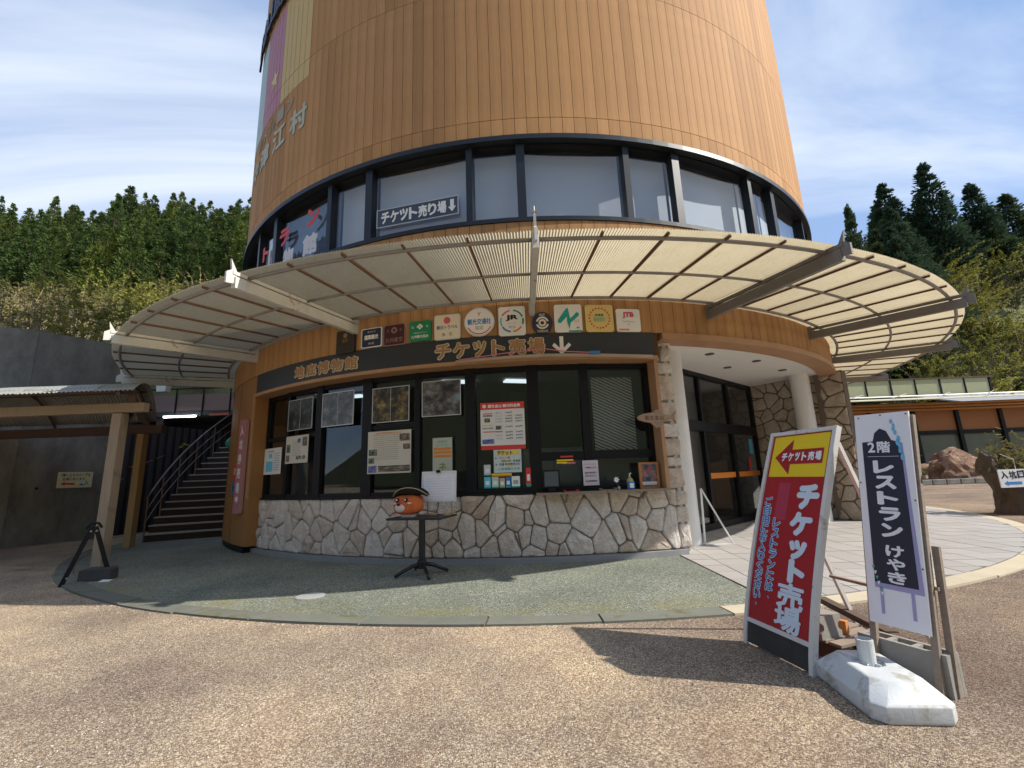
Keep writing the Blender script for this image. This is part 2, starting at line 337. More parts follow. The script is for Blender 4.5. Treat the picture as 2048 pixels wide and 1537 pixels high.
def text_into(b, s, cx, cz, wd, ht, y, m, off=0.02, ext=0.0, fit=True):
    """flat lettering in the xz plane facing -y, filling a wd x ht box centred on (cx, cz)"""
    vs, fs, x0, x1, y0, y1 = text_mesh(s, off, ext)
    sx = wd/(x1-x0); sz = ht/(y1-y0)
    if not fit: sx = sz = min(sx, sz)
    b.add([(cx+(v.x-(x0+x1)/2)*sx, y-v.z*sx, cz+(v.y-(y0+y1)/2)*sz) for v in vs], fs, m)
def letter(parent, s, cx, cz, wd, ht, y, m, off=0.02, ext=0.0, name='letter', fit=True):
    b = MB(); text_into(b, s, 0, 0, wd, ht, 0, m, off, ext, fit); return b.build(name, parent, (cx, y, cz))
def rect(b, x0, z0, x1, z1, y, m): b.add([(x0, y, z0), (x1, y, z0), (x1, y, z1), (x0, y, z1)], [(0, 1, 2, 3)], m)
def ink(name, col, rough=.5): return M('ink_'+name, col, rough, var=.05, bstr=0)
INK = dict(white=ink('white', (.78, .78, .76)), black=ink('black', (.018, .018, .022)), red=ink('red', (.62, .045, .035)), cream=ink('cream', (.72, .66, .52)), grey=ink('grey', (.35, .35, .35)),
           green=ink('green', (.015, .22, .10)), blue=ink('blue', (.035, .20, .52)), yellow=ink('yellow', (.78, .56, .02)), brown=ink('brown', (.30, .165, .075)), orange=ink('orange', (.70, .22, .03)),
           pink=ink('pink', (.62, .17, .26)), navy=ink('navy', (.02, .028, .075)), teal=ink('teal', (.01, .33, .29)), cyan=ink('cyan', (.12, .50, .68)), tan=ink('tan', (.50, .40, .24)), maroon=ink('maroon', (.05, .016, .022)), lilac=ink('lilac', (.42, .42, .62)), pgreen=ink('pale_green', (.42, .60, .52)), lgrey=ink('light_grey', (.58, .58, .60)))

# ------------------------------------------------------------------ ground, terrace, kerb, tiles
def clip(poly, nx, ny, c):
    """keep the side nx*x+ny*y <= c of a convex polygon"""
    out = []; n = len(poly)
    for i in range(n):
        p, q = poly[i], poly[(i+1) % n]; dp, dq = nx*p[0]+ny*p[1]-c, nx*q[0]+ny*q[1]-c
        if dp <= 0: out.append(p)
        if (dp < 0 < dq) or (dq < 0 < dp):
            t = dp/(dp-dq); out.append((p[0]+t*(q[0]-p[0]), p[1]+t*(q[1]-p[1])))
    return out
def area(p): return abs(sum(p[i][0]*p[(i+1) % len(p)][1]-p[(i+1) % len(p)][0]*p[i][1] for i in range(len(p))))/2 if len(p) > 2 else 0
GZ = -.016
b = MB(); n = 60
def gheight(x, y):
    r = math.hypot(x-CX, y-CY); return GZ + (.012*noise.noise(Vector((x*.4, y*.4, 0))) if r > 12 else 0)
xs = [-400, -150, -60]+[-30+i*1.5 for i in range(41)]+[60, 150, 400]; ys = [-200, -60, -20]+[-8+i*1.5 for i in range(40)]+[80, 160, 400]
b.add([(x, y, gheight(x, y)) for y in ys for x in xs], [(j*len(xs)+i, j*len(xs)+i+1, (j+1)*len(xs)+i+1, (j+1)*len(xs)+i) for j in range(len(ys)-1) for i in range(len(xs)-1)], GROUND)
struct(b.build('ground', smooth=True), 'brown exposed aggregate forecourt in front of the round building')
b = MB(); b.arc(3.0, 11.16, -.2, 0.0, -100, 60, GREEN, 2)
struct(b.build('terrace', loc=(CX, CY, 0)), 'green resin gravel terrace round the foot of the building')
kerb = bpy.data.objects.new('kerb', None); COL.objects.link(kerb); kerb.location = (CX, CY, 0); struct(kerb, 'curved kerb along the rim of the terrace')
t = -66.0
while t < 84:
    L = random.uniform(5.2, 6.4) if t < 4 else 9.0
    k = MB(); m = KERBG if t < 4 else KERBS
    r1 = 11.40+random.uniform(-.012, .012); k.arc(11.165, r1, -.2, .004+random.uniform(-.004, .006), t+.05, t+L-.05, m, 1.6)
    o = k.build('kerb_stone', kerb); t += L
# the grout bed only covers the right of the straight joint with the green terrace
bed = MB(); poly = [(2.47, 3.0), (14, 3.0), (14, 17.0), (2.47, 17.0)]
circ = [(math.cos(R(a)), math.sin(R(a))) for a in range(0, 360, 4)]
for nx, ny in circ: poly = clip(poly, nx, ny, 11.155+nx*CX+ny*CY)
bed.prism(poly, .0015, .004, GROUT, 'z')
paving = struct(bed.build('tile_paving'), 'grey square tile paving in front of the entrance')
S = .405; nt_ = 0
ti, tj = math.cos(R(-4)), math.sin(R(-4))
cells = []
for i in range(-2, 34):
    for j in range(-8, 34):
        x0, y0 = 2.2+i*S*ti-j*S*tj, 4.0+i*S*tj+j*S*ti
        g = .006; p = [(x0+(u*ti-v*tj), y0+(u*tj+v*ti)) for u, v in ((g, g), (S-g, g), (S-g, S-g), (g, S-g))]
        p = clip(p, -1, 0, -2.475)
        for nx, ny in circ:
            if len(p) < 3: break
            p = clip(p, nx, ny, 11.15+nx*CX+ny*CY)
        if len(p) < 3 or area(p) < .01: continue
        cx_, cy_ = sum(q[0] for q in p)/len(p), sum(q[1] for q in p)/len(p)
        if cy_ > 13.5 or (cy_ > 9.3+.9*(cx_-3.4) and cx_ < 6.6) or (cx_ > 6.6 and cy_ > 10.4+(7.8-cx_)*1.4 and cx_ < 7.8): continue
        cells.append((math.hypot(cx_, cy_), p))
cells.sort(key=lambda c: c[0])
rest = MB()
for k, (d, p) in enumerate(cells):
    if k < 295:
        q = MB(); c = (sum(a[0] for a in p)/len(p), sum(a[1] for a in p)/len(p))
        q.prism([(a[0]-c[0], a[1]-c[1]) for a in p], 0, .008+random.uniform(-.0015, .0015), TILE, 'z'); q.build('paving_tile', paving, (c[0], c[1], .0035))
    else: rest.prism(p, .0035, .0115, TILE, 'z')
if rest.v: o = rest.build('far_paving_tile', paving); o['kind'] = 'stuff'

def grit():
    rnd = random.Random(77); vs = []; fs = []; ms = []
    mats = [M('pale_grit', (.62, .55, .45), .8, bstr=0), M('brown_grit', (.26, .18, .13), .9, bstr=0), M('dark_grit', (.10, .08, .07), .9, bstr=0), M('dry_leaf_bit', (.24, .13, .05), .8, bstr=0)]
    k = 0
    while k < 16000:
        if k < 13500:
            y = .9+rnd.random()**1.7*5.5; x = (rnd.uniform(-1.3, 1.3))*(y+.6)
        else:                         # gathered along the outer side of the kerb
            a = R(rnd.uniform(-62, 70)); r_ = 11.405+abs(rnd.gauss(0, .10)); x, y = CX+r_*math.sin(a), CY-r_*math.cos(a)
        if math.hypot(x-CX, y-CY) < 11.41: continue
        d = rnd.uniform(.0025, .0062)*(1.25 if k >= 13500 else 1); h_ = d*rnd.uniform(.4, .9); a = rnd.uniform(0, 6.28); o = len(vs); z_ = gheight(x, y)
        for j in range(4): q_ = d*rnd.uniform(.7, 1.3); vs.append((x+q_*math.cos(a+j*1.57), y+q_*math.sin(a+j*1.57), z_-.001))
        vs.append((x+rnd.uniform(-.3, .3)*d, y+rnd.uniform(-.3, .3)*d, z_+h_))
        for j in range(4): fs.append((o+j, o+(j+1) % 4, o+4)); ms.append(0)
        m_ = rnd.choices((0, 1, 2, 3), (5, 4, 2, .25))[0]
        ms[-4:] = [m_]*4; k += 1
    me = bpy.data.meshes.new('gravel'); me.from_pydata(vs, [], fs)
    for m_ in mats: me.materials.append(m_)
    me.polygons.foreach_set('material_index', ms); o = link('gravel', me); o['kind'] = 'stuff'; o['label'] = 'loose grit lying on the brown forecourt'
grit()

# ------------------------------------------------------------------ the round building
bld = thing('museum_tower', 'round museum tower clad in brown wooden boards with ticket windows at its foot', 'building', (CX, CY, 0))
def vor_cells(W, H, n, joint, relax=1, aspect=1.0, seed=1):
    rnd = random.Random(seed); pts = []
    tries = 0; dmin = .78*math.sqrt(W*H/n)
    while len(pts) < n and tries < 60000:
        tries += 1; p = (rnd.uniform(0, W), rnd.uniform(0, H)); dm = dmin*rnd.uniform(.32, 1.3)
        if all((p[0]-q[0])**2+(p[1]-q[1])**2 > dm*dm for q in pts): pts.append(p)
    wts = [(dmin*rnd.uniform(0, .85))**2 for _ in pts]
    out = []
    for i, p in enumerate(pts):
        poly = [(0, 0), (W, 0), (W, H), (0, H)]
        poly = [(max(joint/2, min(W-joint/2, a)), max(joint/2, min(H-joint/2, c))) for a, c in poly]
        for j, q in enumerate(pts):
            if j == i: continue
            dx, dy = q[0]-p[0], q[1]-p[1]; L = math.hypot(dx, dy)
            if L > 2.2: continue
            nx, ny = dx/L, dy/L; mid = max(.12*L, min(.88*L, (L*L+wts[i]-wts[j])/(2*L))); poly = clip(poly, nx, ny, nx*(p[0]+nx*mid)+ny*(p[1]+ny*mid)-joint/2)
            if len(poly) < 3: break
        if len(poly) >= 3 and area(poly) > .004: out.append(poly)
    return out
def stone_mesh(poly, fmap, depth, m, seed):
    """one rough stone on a wall: fmap(u, v, d) puts wall coordinates into space"""
    rnd = random.Random(seed)
    cx_, cy_ = sum(p[0] for p in poly)/len(poly), sum(p[1] for p in poly)/len(poly)
    pts = []
    for i in range(len(poly)):       # split long edges so that they can wobble, then cut the corners
        p, q = poly[i], poly[(i+1) % len(poly)]; L = math.hypot(q[0]-p[0], q[1]-p[1])
        if L < .03: pts.append(((p[0]+q[0])/2, (p[1]+q[1])/2)); continue
        for t_ in ((.11, .5, .89) if L > .12 else (.18, .82)):
            w_ = .009*rnd.uniform(-1, .6) if t_ == .5 else 0
            x, y = p[0]+t_*(q[0]-p[0]), p[1]+t_*(q[1]-p[1])
            pts.append((x+(x-cx_)*w_*4, y+(y-cy_)*w_*4))
    n = len(pts); rm = math.sqrt(area(poly)/PI); b = MB(); vs = []
    dp = depth*rnd.uniform(.68, 1.25)
    tx, ty = rnd.uniform(-.25, .25), rnd.uniform(-.25, .25)
    def h(x, y): return dp*(1+tx*(x-cx_)/rm+ty*(y-cy_)/rm)+.016*noise.noise(Vector((x*7, y*11, seed)))
    for ins, dd in ((0, None), (.006, .62), (.026, .96)):
        for x, y in pts:
            L = math.hypot(x-cx_, y-cy_); k = max(.2, 1-ins/max(L, .02)); X, Y = cx_+(x-cx_)*k, cy_+(y-cy_)*k
            vs.append(fmap(X, Y, -.02 if dd is None else dd*h(X, Y)))
    for x, y in pts:
        X, Y = cx_+(x-cx_)*.45, cy_+(y-cy_)*.45; vs.append(fmap(X, Y, 1.1*h(X, Y)+rnd.uniform(-.006, .008)))
    vs.append(fmap(cx_, cy_, 1.15*h(cx_, cy_)))
    fs = [(r*n+i, r*n+(i+1) % n, (r+1)*n+(i+1) % n, (r+1)*n+i) for r in range(3) for i in range(n)]+[(3*n+i, 3*n+(i+1) % n, 4*n) for i in range(n)]
    b.add(vs, fs, m); return b.mesh('stone')
# front dado wall of field stones
RS = 8.60; TH0, TH1 = -41.6, 13.3
dado = MB(); dado.arc(8.30, RS, .09, 1.0, TH0, TH1, MORTAR, 1); dado = dado.build('stone_dado', bld)
W_ = R(TH1-TH0)*RS
for k, poly in enumerate(vor_cells(W_*1.25, .93, 98, .008, seed=11)):
    poly = [(p_[0]/1.25, p_[1]) for p_ in poly]; u0, v0 = sum(p[0] for p in poly)/len(poly), sum(p[1] for p in poly)/len(poly); a0 = R(TH0)+u0/RS
    def fm(u, v, d, a0=a0, u0=u0, v0=v0):
        a = (u-u0)/RS; r = RS+d; return (r*math.sin(a), -r*math.cos(a)+RS, v-v0)
    me = stone_mesh(poly, fm, .058, STONE, k)
    link('stone', me, dado, (RS*math.sin(a0), -RS*math.cos(a0), .085+v0), a0)
p = MB(); p.arc(8.30, 8.70, -.02, .085, TH0-.2, TH1+.6, PLINTH, 1); p.build('plinth', bld)
# end pillar of stacked stones beside the entrance
def pil(u, v, d): return (u-.17, -d, v)
pillar = MB(); pillar.box((.03, .17, 1.75), (.37, .33, 3.42), MORTAR)
pth = 13.0; pillar = pillar.build('stone_pillar', bld, (8.62*math.sin(R(pth)), -8.62*math.cos(R(pth)), 0), R(pth))
z = .98; k = 0
prnd = random.Random(5)
while z < 3.38:
    h_ = min(prnd.uniform(.16, .46), 3.42-z); two = prnd.random() < .3 and h_ < .3
    for (u0, u1) in (((-.02, .17), (.185, .40)) if two else ((prnd.uniform(-.03, .04), .40),)):
        poly = [(u0, z+.008), (u1, z+.008+prnd.uniform(0, .03)), (u1-prnd.uniform(0, .03), z+h_-.008), (u0+prnd.uniform(0, .05), z+h_-.008)]
        link('stone', stone_mesh(poly, pil, .055, STONE, 300+k), pillar); k += 1
    z += h_
for z0_, z1_, u0_ in ((.10, .46, .20), (.475, .72, .17), (.735, .965, .19)):
    link('stone', stone_mesh([(u0_, z0_), (.405, z0_+.01), (.40, z1_-.01), (u0_+.02, z1_)], pil, .055, STONE, 360+int(z0_*100)), pillar)
# portico back wall of buff stones
PA, PB = Vector((6.55, 12.15, 0)), Vector((7.80, 10.36, 0)); PD = (PB-PA).normalized(); PL = (PB-PA).length; PN = Vector((PD.y, -PD.x, 0))
if PN.dot(Vector((-1, -1, 0))) < 0: PN = -PN
OFF = Vector((CX, CY, 0))
def quad_wall(name, A, B, z0, z1, th, m, parent=bld):
    A, B = Vector(A)-OFF, Vector(B)-OFF; d = (B-A).normalized(); nrm = Vector((-d.y, d.x, 0))
    w_ = MB(); w_.add([(*(q+nrm*s_).xy, z_) for q in (A, B) for s_ in (0, th) for z_ in (z0, z1)], [(0, 1, 3, 2), (4, 6, 7, 5), (0, 4, 5, 1), (2, 3, 7, 6), (0, 2, 6, 4), (1, 5, 7, 3)], m); return w_.build(name, parent)
pw = quad_wall('portico_wall', PA, PB, 0, 3.46, .25 if Vector((-PD.y, PD.x, 0)).dot(PN) < 0 else -.25, MORTAR2)
for k, poly in enumerate(vor_cells(PL, 3.44, 92, .020, seed=4)):
    def fm(u, v, d): 
        q = PA+PD*u+PN*d-OFF; return (q.x, q.y, v+.01)
    link('stone', stone_mesh(poly, fm, .032, STONE2, 500+k), pw)
# stone return on the cylinder right of the portico
rw = MB(); rw.arc(8.45, 8.80, 0, 3.46, 54.6, 80, MORTAR2, 2); rw = rw.build('stone_return', bld)
for k, poly in enumerate(vor_cells(R(22)*8.8, 3.44, 60, .026, seed=8)):
    def fm(u, v, d):
        a = R(55)+u/8.8; r = 8.8+d; return (r*math.sin(a), -r*math.cos(a), v+.01)
    link('stone', stone_mesh(poly, fm, .032, STONE2, 700+k), rw)

# cladding: dark backing drums, then boards
BP = 360/264.0
def board_tier(part, r, z0, z1, t0, t1, mat=CLAD, gap=.008, thick=.018):
    q = MB(); a = R(BP/2)-gap/2/r
    vs = []
    for rr in (r-.004, r+thick):
        for aa in (-a, 0, a):
            for z_ in (z0+.006, z1-.006): vs.append((rr*math.sin(aa), -rr*math.cos(aa), z_))
    fs = []
    for i in range(2): fs += [(6+2*i, 8+2*i, 9+2*i, 7+2*i), (2*i, 1+2*i, 3+2*i, 2+2*i), (2*i, 2*i+2, 8+2*i, 6+2*i), (2*i+1, 7+2*i, 9+2*i, 3+2*i)]
    fs += [(0, 6, 7, 1), (4, 5, 11, 10)]
    q.add(vs, fs, mat); me = q.mesh('board')
    k = int(round(t0/BP))
    while k*BP <= t1:
        link('board', me, part, (0, 0, 0), R(k*BP)); k += 1
def board_rest(part, r, tiers, t0, t1, thick=.018):
    q = MB(); k = 0
    for z0, z1 in tiers:
        a = t1
        while a < t0+360-BP*.5:
            q.arc(r-.004, r+thick, z0+.003, z1-.003, a+BP*.515, a+BP*1.485, CLAD, 3); a += BP
    o = q.build('rear_cladding', part); o['kind'] = 'stuff'
RT = 8.86
uc = MB(); uc.arc(8.55, RT, 7.127, 24, -180, 180, CLADGAP, 2); uc = uc.build('upper_cladding', bld)
T0, T1 = -BP*43, BP*43
for z0, z1 in ((7.127, 7.49), (7.49, 10.47), (10.47, 13.45)): board_tier(uc, RT, z0, z1, T0, T1)
top = MB()
for z0, z1 in ((13.45, 16.4), (16.4, 19.4), (19.4, 24)):
    a = -180
    while a < 180-.1: top.arc(RT-.004, RT+.018, z0+.003, z1-.003, a+.02, a+BP-.02, CLAD, 3); a += BP
o = top.build('top_cladding', bld); o['kind'] = 'stuff'
board_rest(uc, RT, ((7.127, 7.49), (7.49, 10.47), (10.47, 13.45)), T0, T1)
roof = MB(); roof.arc(0.01, 9.2, 24, 24.3, -180, 180, M('roof_sheet', (.2, .2, .2)), 4); roof.build('roof', bld)
lc = MB(); lc.arc(8.60, RT, 3.47, 5.47, -180, 180, CLADGAP, 2); lc.arc(8.60, RT-.002, 3.10, 3.468, -95, 12.2, CLADGAP, 2); lc = lc.build('lower_cladding', bld)
board_tier(lc, RT, 3.49, 5.47, -BP*43, BP*43)
board_rest(lc, RT, ((3.49, 5.47),), -BP*43, BP*43)
# plain varnished wall at the left of the ticket windows
lw = MB(); lw.arc(8.50, 8.865, .13, 3.49, -95, -40.6, PLYW, 1.4); lw.build('side_wall', bld)
sk = MB(); sk.arc(8.50, 8.84, -.02, .13, -95, -41.8, BLACK, 1.4); sk.build('skirting', bld)
for a in (-47.5, -55, -63): 
    q = MB(); q.arc(8.86, 8.869, .13, 3.48, a, a+.05, CLADGAP, 2); q.build('board_joint', bld)
# trim under the black band, fascia trim over the portico
q = MB(); q.arc(8.55, 8.90, 3.045, 3.105, -41.0, 11.9, TRIM, 1.2); q.build('window_head_trim', bld)
q = MB(); q.arc(8.55, 8.92, 3.385, 3.487, 12.6, 80, TRIM, 1.2); q.build('portico_edge_trim', bld)
q = MB(); q.box((0, 0, 2.05), (.07, .30, 2.06), TRIM); q.build('window_jamb', bld, (8.74*math.sin(R(-40.9)), -8.74*math.cos(R(-40.9)), 0), R(-40.9))
q = MB(); q.box((0, 0, 2.05), (.06, .30, 2.06), TRIM); q.build('window_jamb', bld, (8.70*math.sin(R(11.75)), -8.70*math.cos(R(11.75)), 0), R(11.75))
# portico ceiling with recessed lights, side wall, entrance glazing
cp = [(8.86*math.sin(R(a)), -8.86*math.cos(R(a))) for a in range(13, 56, 2)]+[(PA.x-CX, PA.y-CY), (3.1-CX, 9.0-CY)]
q = MB(); q.prism(cp, 3.44, 3.56, WHITE, 'z'); ceil = q.build('portico_ceiling', bld)
for x, y in ((3.81, 8.3), (5.09, 9.02), (4.73, 9.54), (6.22, 10.02)):
    q = MB(); q.lathe([(.085, 0), (.085, .012), (.06, .012), (.05, .05)], M('downlight_can', (.10, .095, .09), .5), 20); q.build('downlight', ceil, (x-CX, y-CY, 3.427))
quad_wall('portico_side_wall', (2.62, 7.30, 0), (3.12, 9.05, 0), 0, 3.46, .15, WHITE)
for x, y, r in ((2.98, 8.12, .19), (7.02, 10.72, .205)):
    q = MB(); q.lathe([(r, 0), (r, 3.46)], WPAINT, 28); q.build('column', bld, (x-CX, y-CY, 0), smooth=False)
GA, GB = Vector((3.12, 9.02, 0)), Vector((6.55, 12.15, 0)); GD = (GB-GA).normalized(); GLn = (GB-GA).length; gang = math.atan2(GD.y, GD.x)
ent = bpy.data.objects.new('entrance_glazing', None); COL.objects.link(ent); ent.parent = bld; ent.location = GA-OFF; ent.rotation_euler = (0, 0, gang)
def eb(name, x0, x1, z0, z1, m, y=0, th=.09): return box(name, ((x0+x1)/2, y, (z0+z1)/2), (x1-x0, th, z1-z0), m, ent)
for x0, x1 in ((0, .12), (1.45, 1.55), (2.95, 3.08), (4.50, GLn)): eb('mullion', x0, x1, .14, 3.44, BLACK)
eb('threshold', 0, GLn, 0, .14, BLACK, .0, .16); eb('transom', .12, 4.5, 2.10, 2.32, BLACK, -.01, .12); eb('head_rail', .12, 4.5, 3.34, 3.44, BLACK, -.006, .1)
for x0, x1 in ((.12, 1.45), (1.55, 2.95), (3.08, 4.5)):
    eb('pane', x0, x1, .14, 2.10, GLASS, .01, .008); eb('pane', x0, x1, 2.32, 3.34, GLASS, .01, .008)
for x0, x1 in ((1.55, 2.95), (3.08, 4.5)): eb('orange_stripe', x0, x1, 1.06, 1.18, INK['orange'], -.012, .004)
eb('notice_sticker', 3.86, 3.98, 1.20, 1.52, INK['red'], -.014, .004); eb('notice_sticker', 4.02, 4.24, 1.62, 2.0, INK['cyan'], -.014, .004)
# rooms behind the glass
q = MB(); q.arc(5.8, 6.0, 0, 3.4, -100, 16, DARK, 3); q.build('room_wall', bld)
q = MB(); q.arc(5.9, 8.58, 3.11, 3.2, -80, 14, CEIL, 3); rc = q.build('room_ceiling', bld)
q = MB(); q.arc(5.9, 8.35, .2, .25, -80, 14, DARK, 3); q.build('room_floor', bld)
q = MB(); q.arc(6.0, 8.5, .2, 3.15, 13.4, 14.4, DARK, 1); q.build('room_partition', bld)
for th, r in ((-33, 7.4), (-12, 7.5), (-3, 7.2)):
    q = MB(); q.box((0, 0, 0), (.62, .22, .03), glow('ceiling_lamp_light', (.85, .95, 1), .55)); q.build('ceiling_lamp', rc, (r*math.sin(R(th)), -r*math.cos(R(th)), 3.08), R(th+20))
quad_wall('lobby_wall', (3.2, 13.2, 0), (9.0, 15.0, 0), 0, 3.5, .1, M('lobby_plaster', (.30, .29, .27), .9))
q = MB(); q.prism([(3.15-CX, 9.1-CY), (6.5-CX, 12.2-CY), (9-CX, 15-CY), (3.2-CX, 13.2-CY)], 3.44, 3.5, CEIL, 'z'); q.build('lobby_ceiling', bld)
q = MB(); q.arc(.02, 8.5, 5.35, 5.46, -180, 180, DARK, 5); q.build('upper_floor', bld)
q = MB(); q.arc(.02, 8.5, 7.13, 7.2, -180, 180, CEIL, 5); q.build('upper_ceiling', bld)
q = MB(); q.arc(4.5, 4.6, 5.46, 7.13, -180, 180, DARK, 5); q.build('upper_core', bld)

RFL = newmat('reflection_board'); _t = RFL[1]; _w = N(_t, 'ShaderNodeTexWave', Scale=5.5, Distortion=2.0); _w.bands_direction = 'DIAGONAL'; _t.links.new(coords(_t, 'Object', (1, 1, 2.2)), _w.inputs['Vector']); _t.links.new(ramp(_t, _w.outputs[0], [(.35, (.10, .10, .095)), (.7, (.48, .47, .44))]), RFL[2].inputs['Base Color'])  # pale pattern painted to stand for reflections in the glass
scr = thing('reflection_board', 'added board behind the ticket window by the pillar, painted with a pale reflection pattern', 'screen', on_cyl(8.0, 8.30, 1.64), R(8.0))
box('reflection_panel', (0, 0, .62), (.72, .02, 1.22), RFL[0], scr); box('reflection_foot', (0, 0, -.35), (.72, .05, .70), DARK, scr)
dsk = thing('added_cabinet', 'grey cabinet added inside the ticket office to lighten the dark pane', 'cabinet', on_cyl(1.2, 7.4, .25), R(1.2))  # made-up furniture, lightens the empty dark pane
box('cabinet_body', (0, 0, .75), (1.1, .4, 1.5), M('office_grey', (.20, .20, .195), .6), dsk); box('cabinet_door', (-.27, -.21, .75), (.5, .02, 1.4), M('office_grey_door', (.25, .25, .245), .5), dsk); box('cabinet_door', (.27, -.21, .75), (.5, .02, 1.4), M('office_grey_door', (.25, .25, .245), .5), dsk)
# upper ring of windows: flat panes between mullions, blinds behind
ub = MB(); ub.arc(8.55, 8.90, 5.47, 5.545, -180, 180, NAVY, 2); ub = ub.build('window_sill_ring', bld)
q = MB(); q.arc(8.55, 8.935, 7.03, 7.122, -180, 180, NAVY, 2); q.build('window_head_ring', bld)
q = MB(); q.arc(8.60, 8.80, 7.0, 7.03, -180, 180, BLACK, 2); q.build('window_head_shadow_gap', bld)
MUL = [-63.9, -57.7, -45.3, -39.0, -26.6, -20.3, -7.5, -1.6, 10.7, 17.2, 29.6, 35.1, 47.6, 53.9, 66.2]
UW = bpy.data.objects.new('upper_window_ring', None); COL.objects.link(UW); UW.parent = bld
for i, a in enumerate(MUL):
    wd = .15 if i % 2 else .11
    q = MB(); q.box((0, 0, 6.27), (wd, .16, 1.47), NAVY); q.build('mullion', UW, (8.76*math.sin(R(a)), -8.76*math.cos(R(a)), 0), R(a))
    if i+1 < len(MUL):
        c = MUL[i+1]; A = Vector((8.74*math.sin(R(a)), -8.74*math.cos(R(a)), 0)); B = Vector((8.74*math.sin(R(c)), -8.74*math.cos(R(c)), 0))
        ang = math.atan2((B-A).y, (B-A).x); L = (B-A).length
        q = MB(); q.box((0, 0, 0), (L, .008, 1.46), GLASSU); q.build('pane', UW, (*((A+B)/2).xy, 6.27), ang)
        for z_, h_ in ((5.575, .06),):
            q = MB(); q.box((0, 0, 0), (L, .07, h_), NAVY); q.build('bottom_rail', UW, (*((A+B)/2).xy, z_), ang)
        nrm = Vector((-math.sin(ang), math.cos(ang), 0)); drop = (.02, .0, .30, .0, .05, .0, .34, .05, .30, .6, .1, .0, .2, .0)[i]
        q = MB(); q.box((0, 0, 0), (L-.1, .01, 1.50-drop*.16), BLIND if i not in (2, 3) else M('blue_reflection_blind', (.13, .165, .22), .8)); q.build('roller_blind', UW, (*((A+B)/2+nrm*.22).xy, 6.28+drop*.08), ang)  # two blinds tinted blue to carry the sky reflection of the glass

# ticket windows
LM = [-40.6, -34.7, -28.34, -20.74, -14.25, -8.16, -1.37, 4.2, 11.5]
TW = bpy.data.objects.new('ticket_window_row', None); COL.objects.link(TW); TW.parent = bld
RW = 8.56
for i, a in enumerate(LM):
    wd = (.10, .09, .17, .20, .09, .17, .19, .13, .12)[i]
    q = MB(); q.box((0, 0, 2.03), (wd, .12, 2.03), BLACK); q.build('mullion', TW, (RW*math.sin(R(a)), -RW*math.cos(R(a)), 0), R(a))
    if i+1 < len(LM):
        c = LM[i+1]; A = Vector((RW*math.sin(R(a)), -RW*math.cos(R(a)), 0)); B = Vector((RW*math.sin(R(c)), -RW*math.cos(R(c)), 0))
        ang = math.atan2((B-A).y, (B-A).x); L = (B-A).length; mid = (A+B)/2
        q = MB(); q.box((0, 0, 0), (L, .008, 2.0), GLASS); q.build('pane', TW, (mid.x, mid.y, 2.03), ang)
        for z_, h_ in ((1.05, .09), (3.0, .08)):
            q = MB(); q.box((0, 0, 0), (L, .10, h_), BLACK); q.build('rail', TW, (mid.x, mid.y, z_), ang)
        if i in (0, 1, 3): q = MB(); q.box((0, 0, 0), (L, .09, .07), BLACK); q.build('transom', TW, (mid.x, mid.y, 2.16 if i != 3 else 2.17), ang)
        if i >= 6: q = MB(); q.box((0, 0, 0), (L, .10, .13), BLACK); q.build('transom', TW, (mid.x, mid.y, 1.565), ang)
q = MB(); q.arc(8.50, 8.66, .995, 1.03, -41.0, 12, BLACK, 1.2); q.build('window_sill', bld)

# ------------------------------------------------------------------ ring canopy
can = thing('ring_canopy', 'ring canopy of translucent corrugated sheets on steel arms round the tower', 'canopy', (CX, CY, 0))
BA = [-61.1+20*k for k in range(9)]
def sheet_mesh():
    q = MB(); pitch_n = 22; seg = 8; nr = 5; half = R(2.02); vs = []
    for j in range(nr):
        r = 8.886+(11.10-8.886)*j/(nr-1)
        for i in range(pitch_n*seg+1):
            u = i/(pitch_n*seg); a = -half+2*half*u
            z_ = 4.058-.033*(r-8.98)+.011*math.sin(2*PI*u*pitch_n)
            vs.append((r*math.sin(a), -r*math.cos(a), z_))
    n = pitch_n*seg+1
    q.add(vs, [(j*n+i, j*n+i+1, (j+1)*n+i+1, (j+1)*n+i) for j in range(nr-1) for i in range(n-1)], SHEET); return q.mesh('corrugated_sheet', True)
SM = sheet_mesh()
for k, a in enumerate(BA):
    m = STEELW if k < 4 else STEELSH  # one paint: lit tone on the left arms, shaded tone on the right
    q = MB(); q.bar((0, -8.87, 3.86), (0, -11.17, 3.82), .075, .15, m); q.build('arm', can, (0, 0, 0), R(a))
    q = MB(); q.bar((0, -8.87, 3.99), (0, -11.2, 3.945), .05, .045, m); q.build('upper_rail', can, (0, 0, 0), R(a))
    q = MB(); q.box((0, -8.90, 3.93), (.10, .06, .22), m); q.build('wall_bracket', can, (0, 0, 0), R(a))
    q = MB(); q.prism([(0, 0), (.10, -.02), (.10, .13), (.03, .18), (.05, .32), (-.05, .15)], -.015, .015, m); o = q.build('end_fin', can, (11.18*math.sin(R(a)), -11.18*math.cos(R(a)), 3.80), R(a)-PI/2)
    if k == len(BA)-1: continue
    for s_ in range(5):
        o = link('corrugated_sheet', SM, can, (0, 0, .003*(s_ % 2)), R(a+2+4*s_)); 
        if s_:
            q = MB(); q.bar((0, -9.0, 4.026), (0, -11.08, 3.957), .024, .03, RUST); q.build('purlin', can, (0, 0, 0), R(a+4*s_))
    for r, z_, rad in ((10.98, 3.945, .026), (10.0, 3.985, .022), (9.03, 4.02, .026)):
        q = MB(); q.tube([(r*math.sin(R(t_)), -r*math.cos(R(t_)), z_) for t_ in [.15+i*19.7/12 for i in range(13)]], rad, PIPE, 8); q.build('ring_pipe', can, (0, 0, 0), R(a), smooth=True)
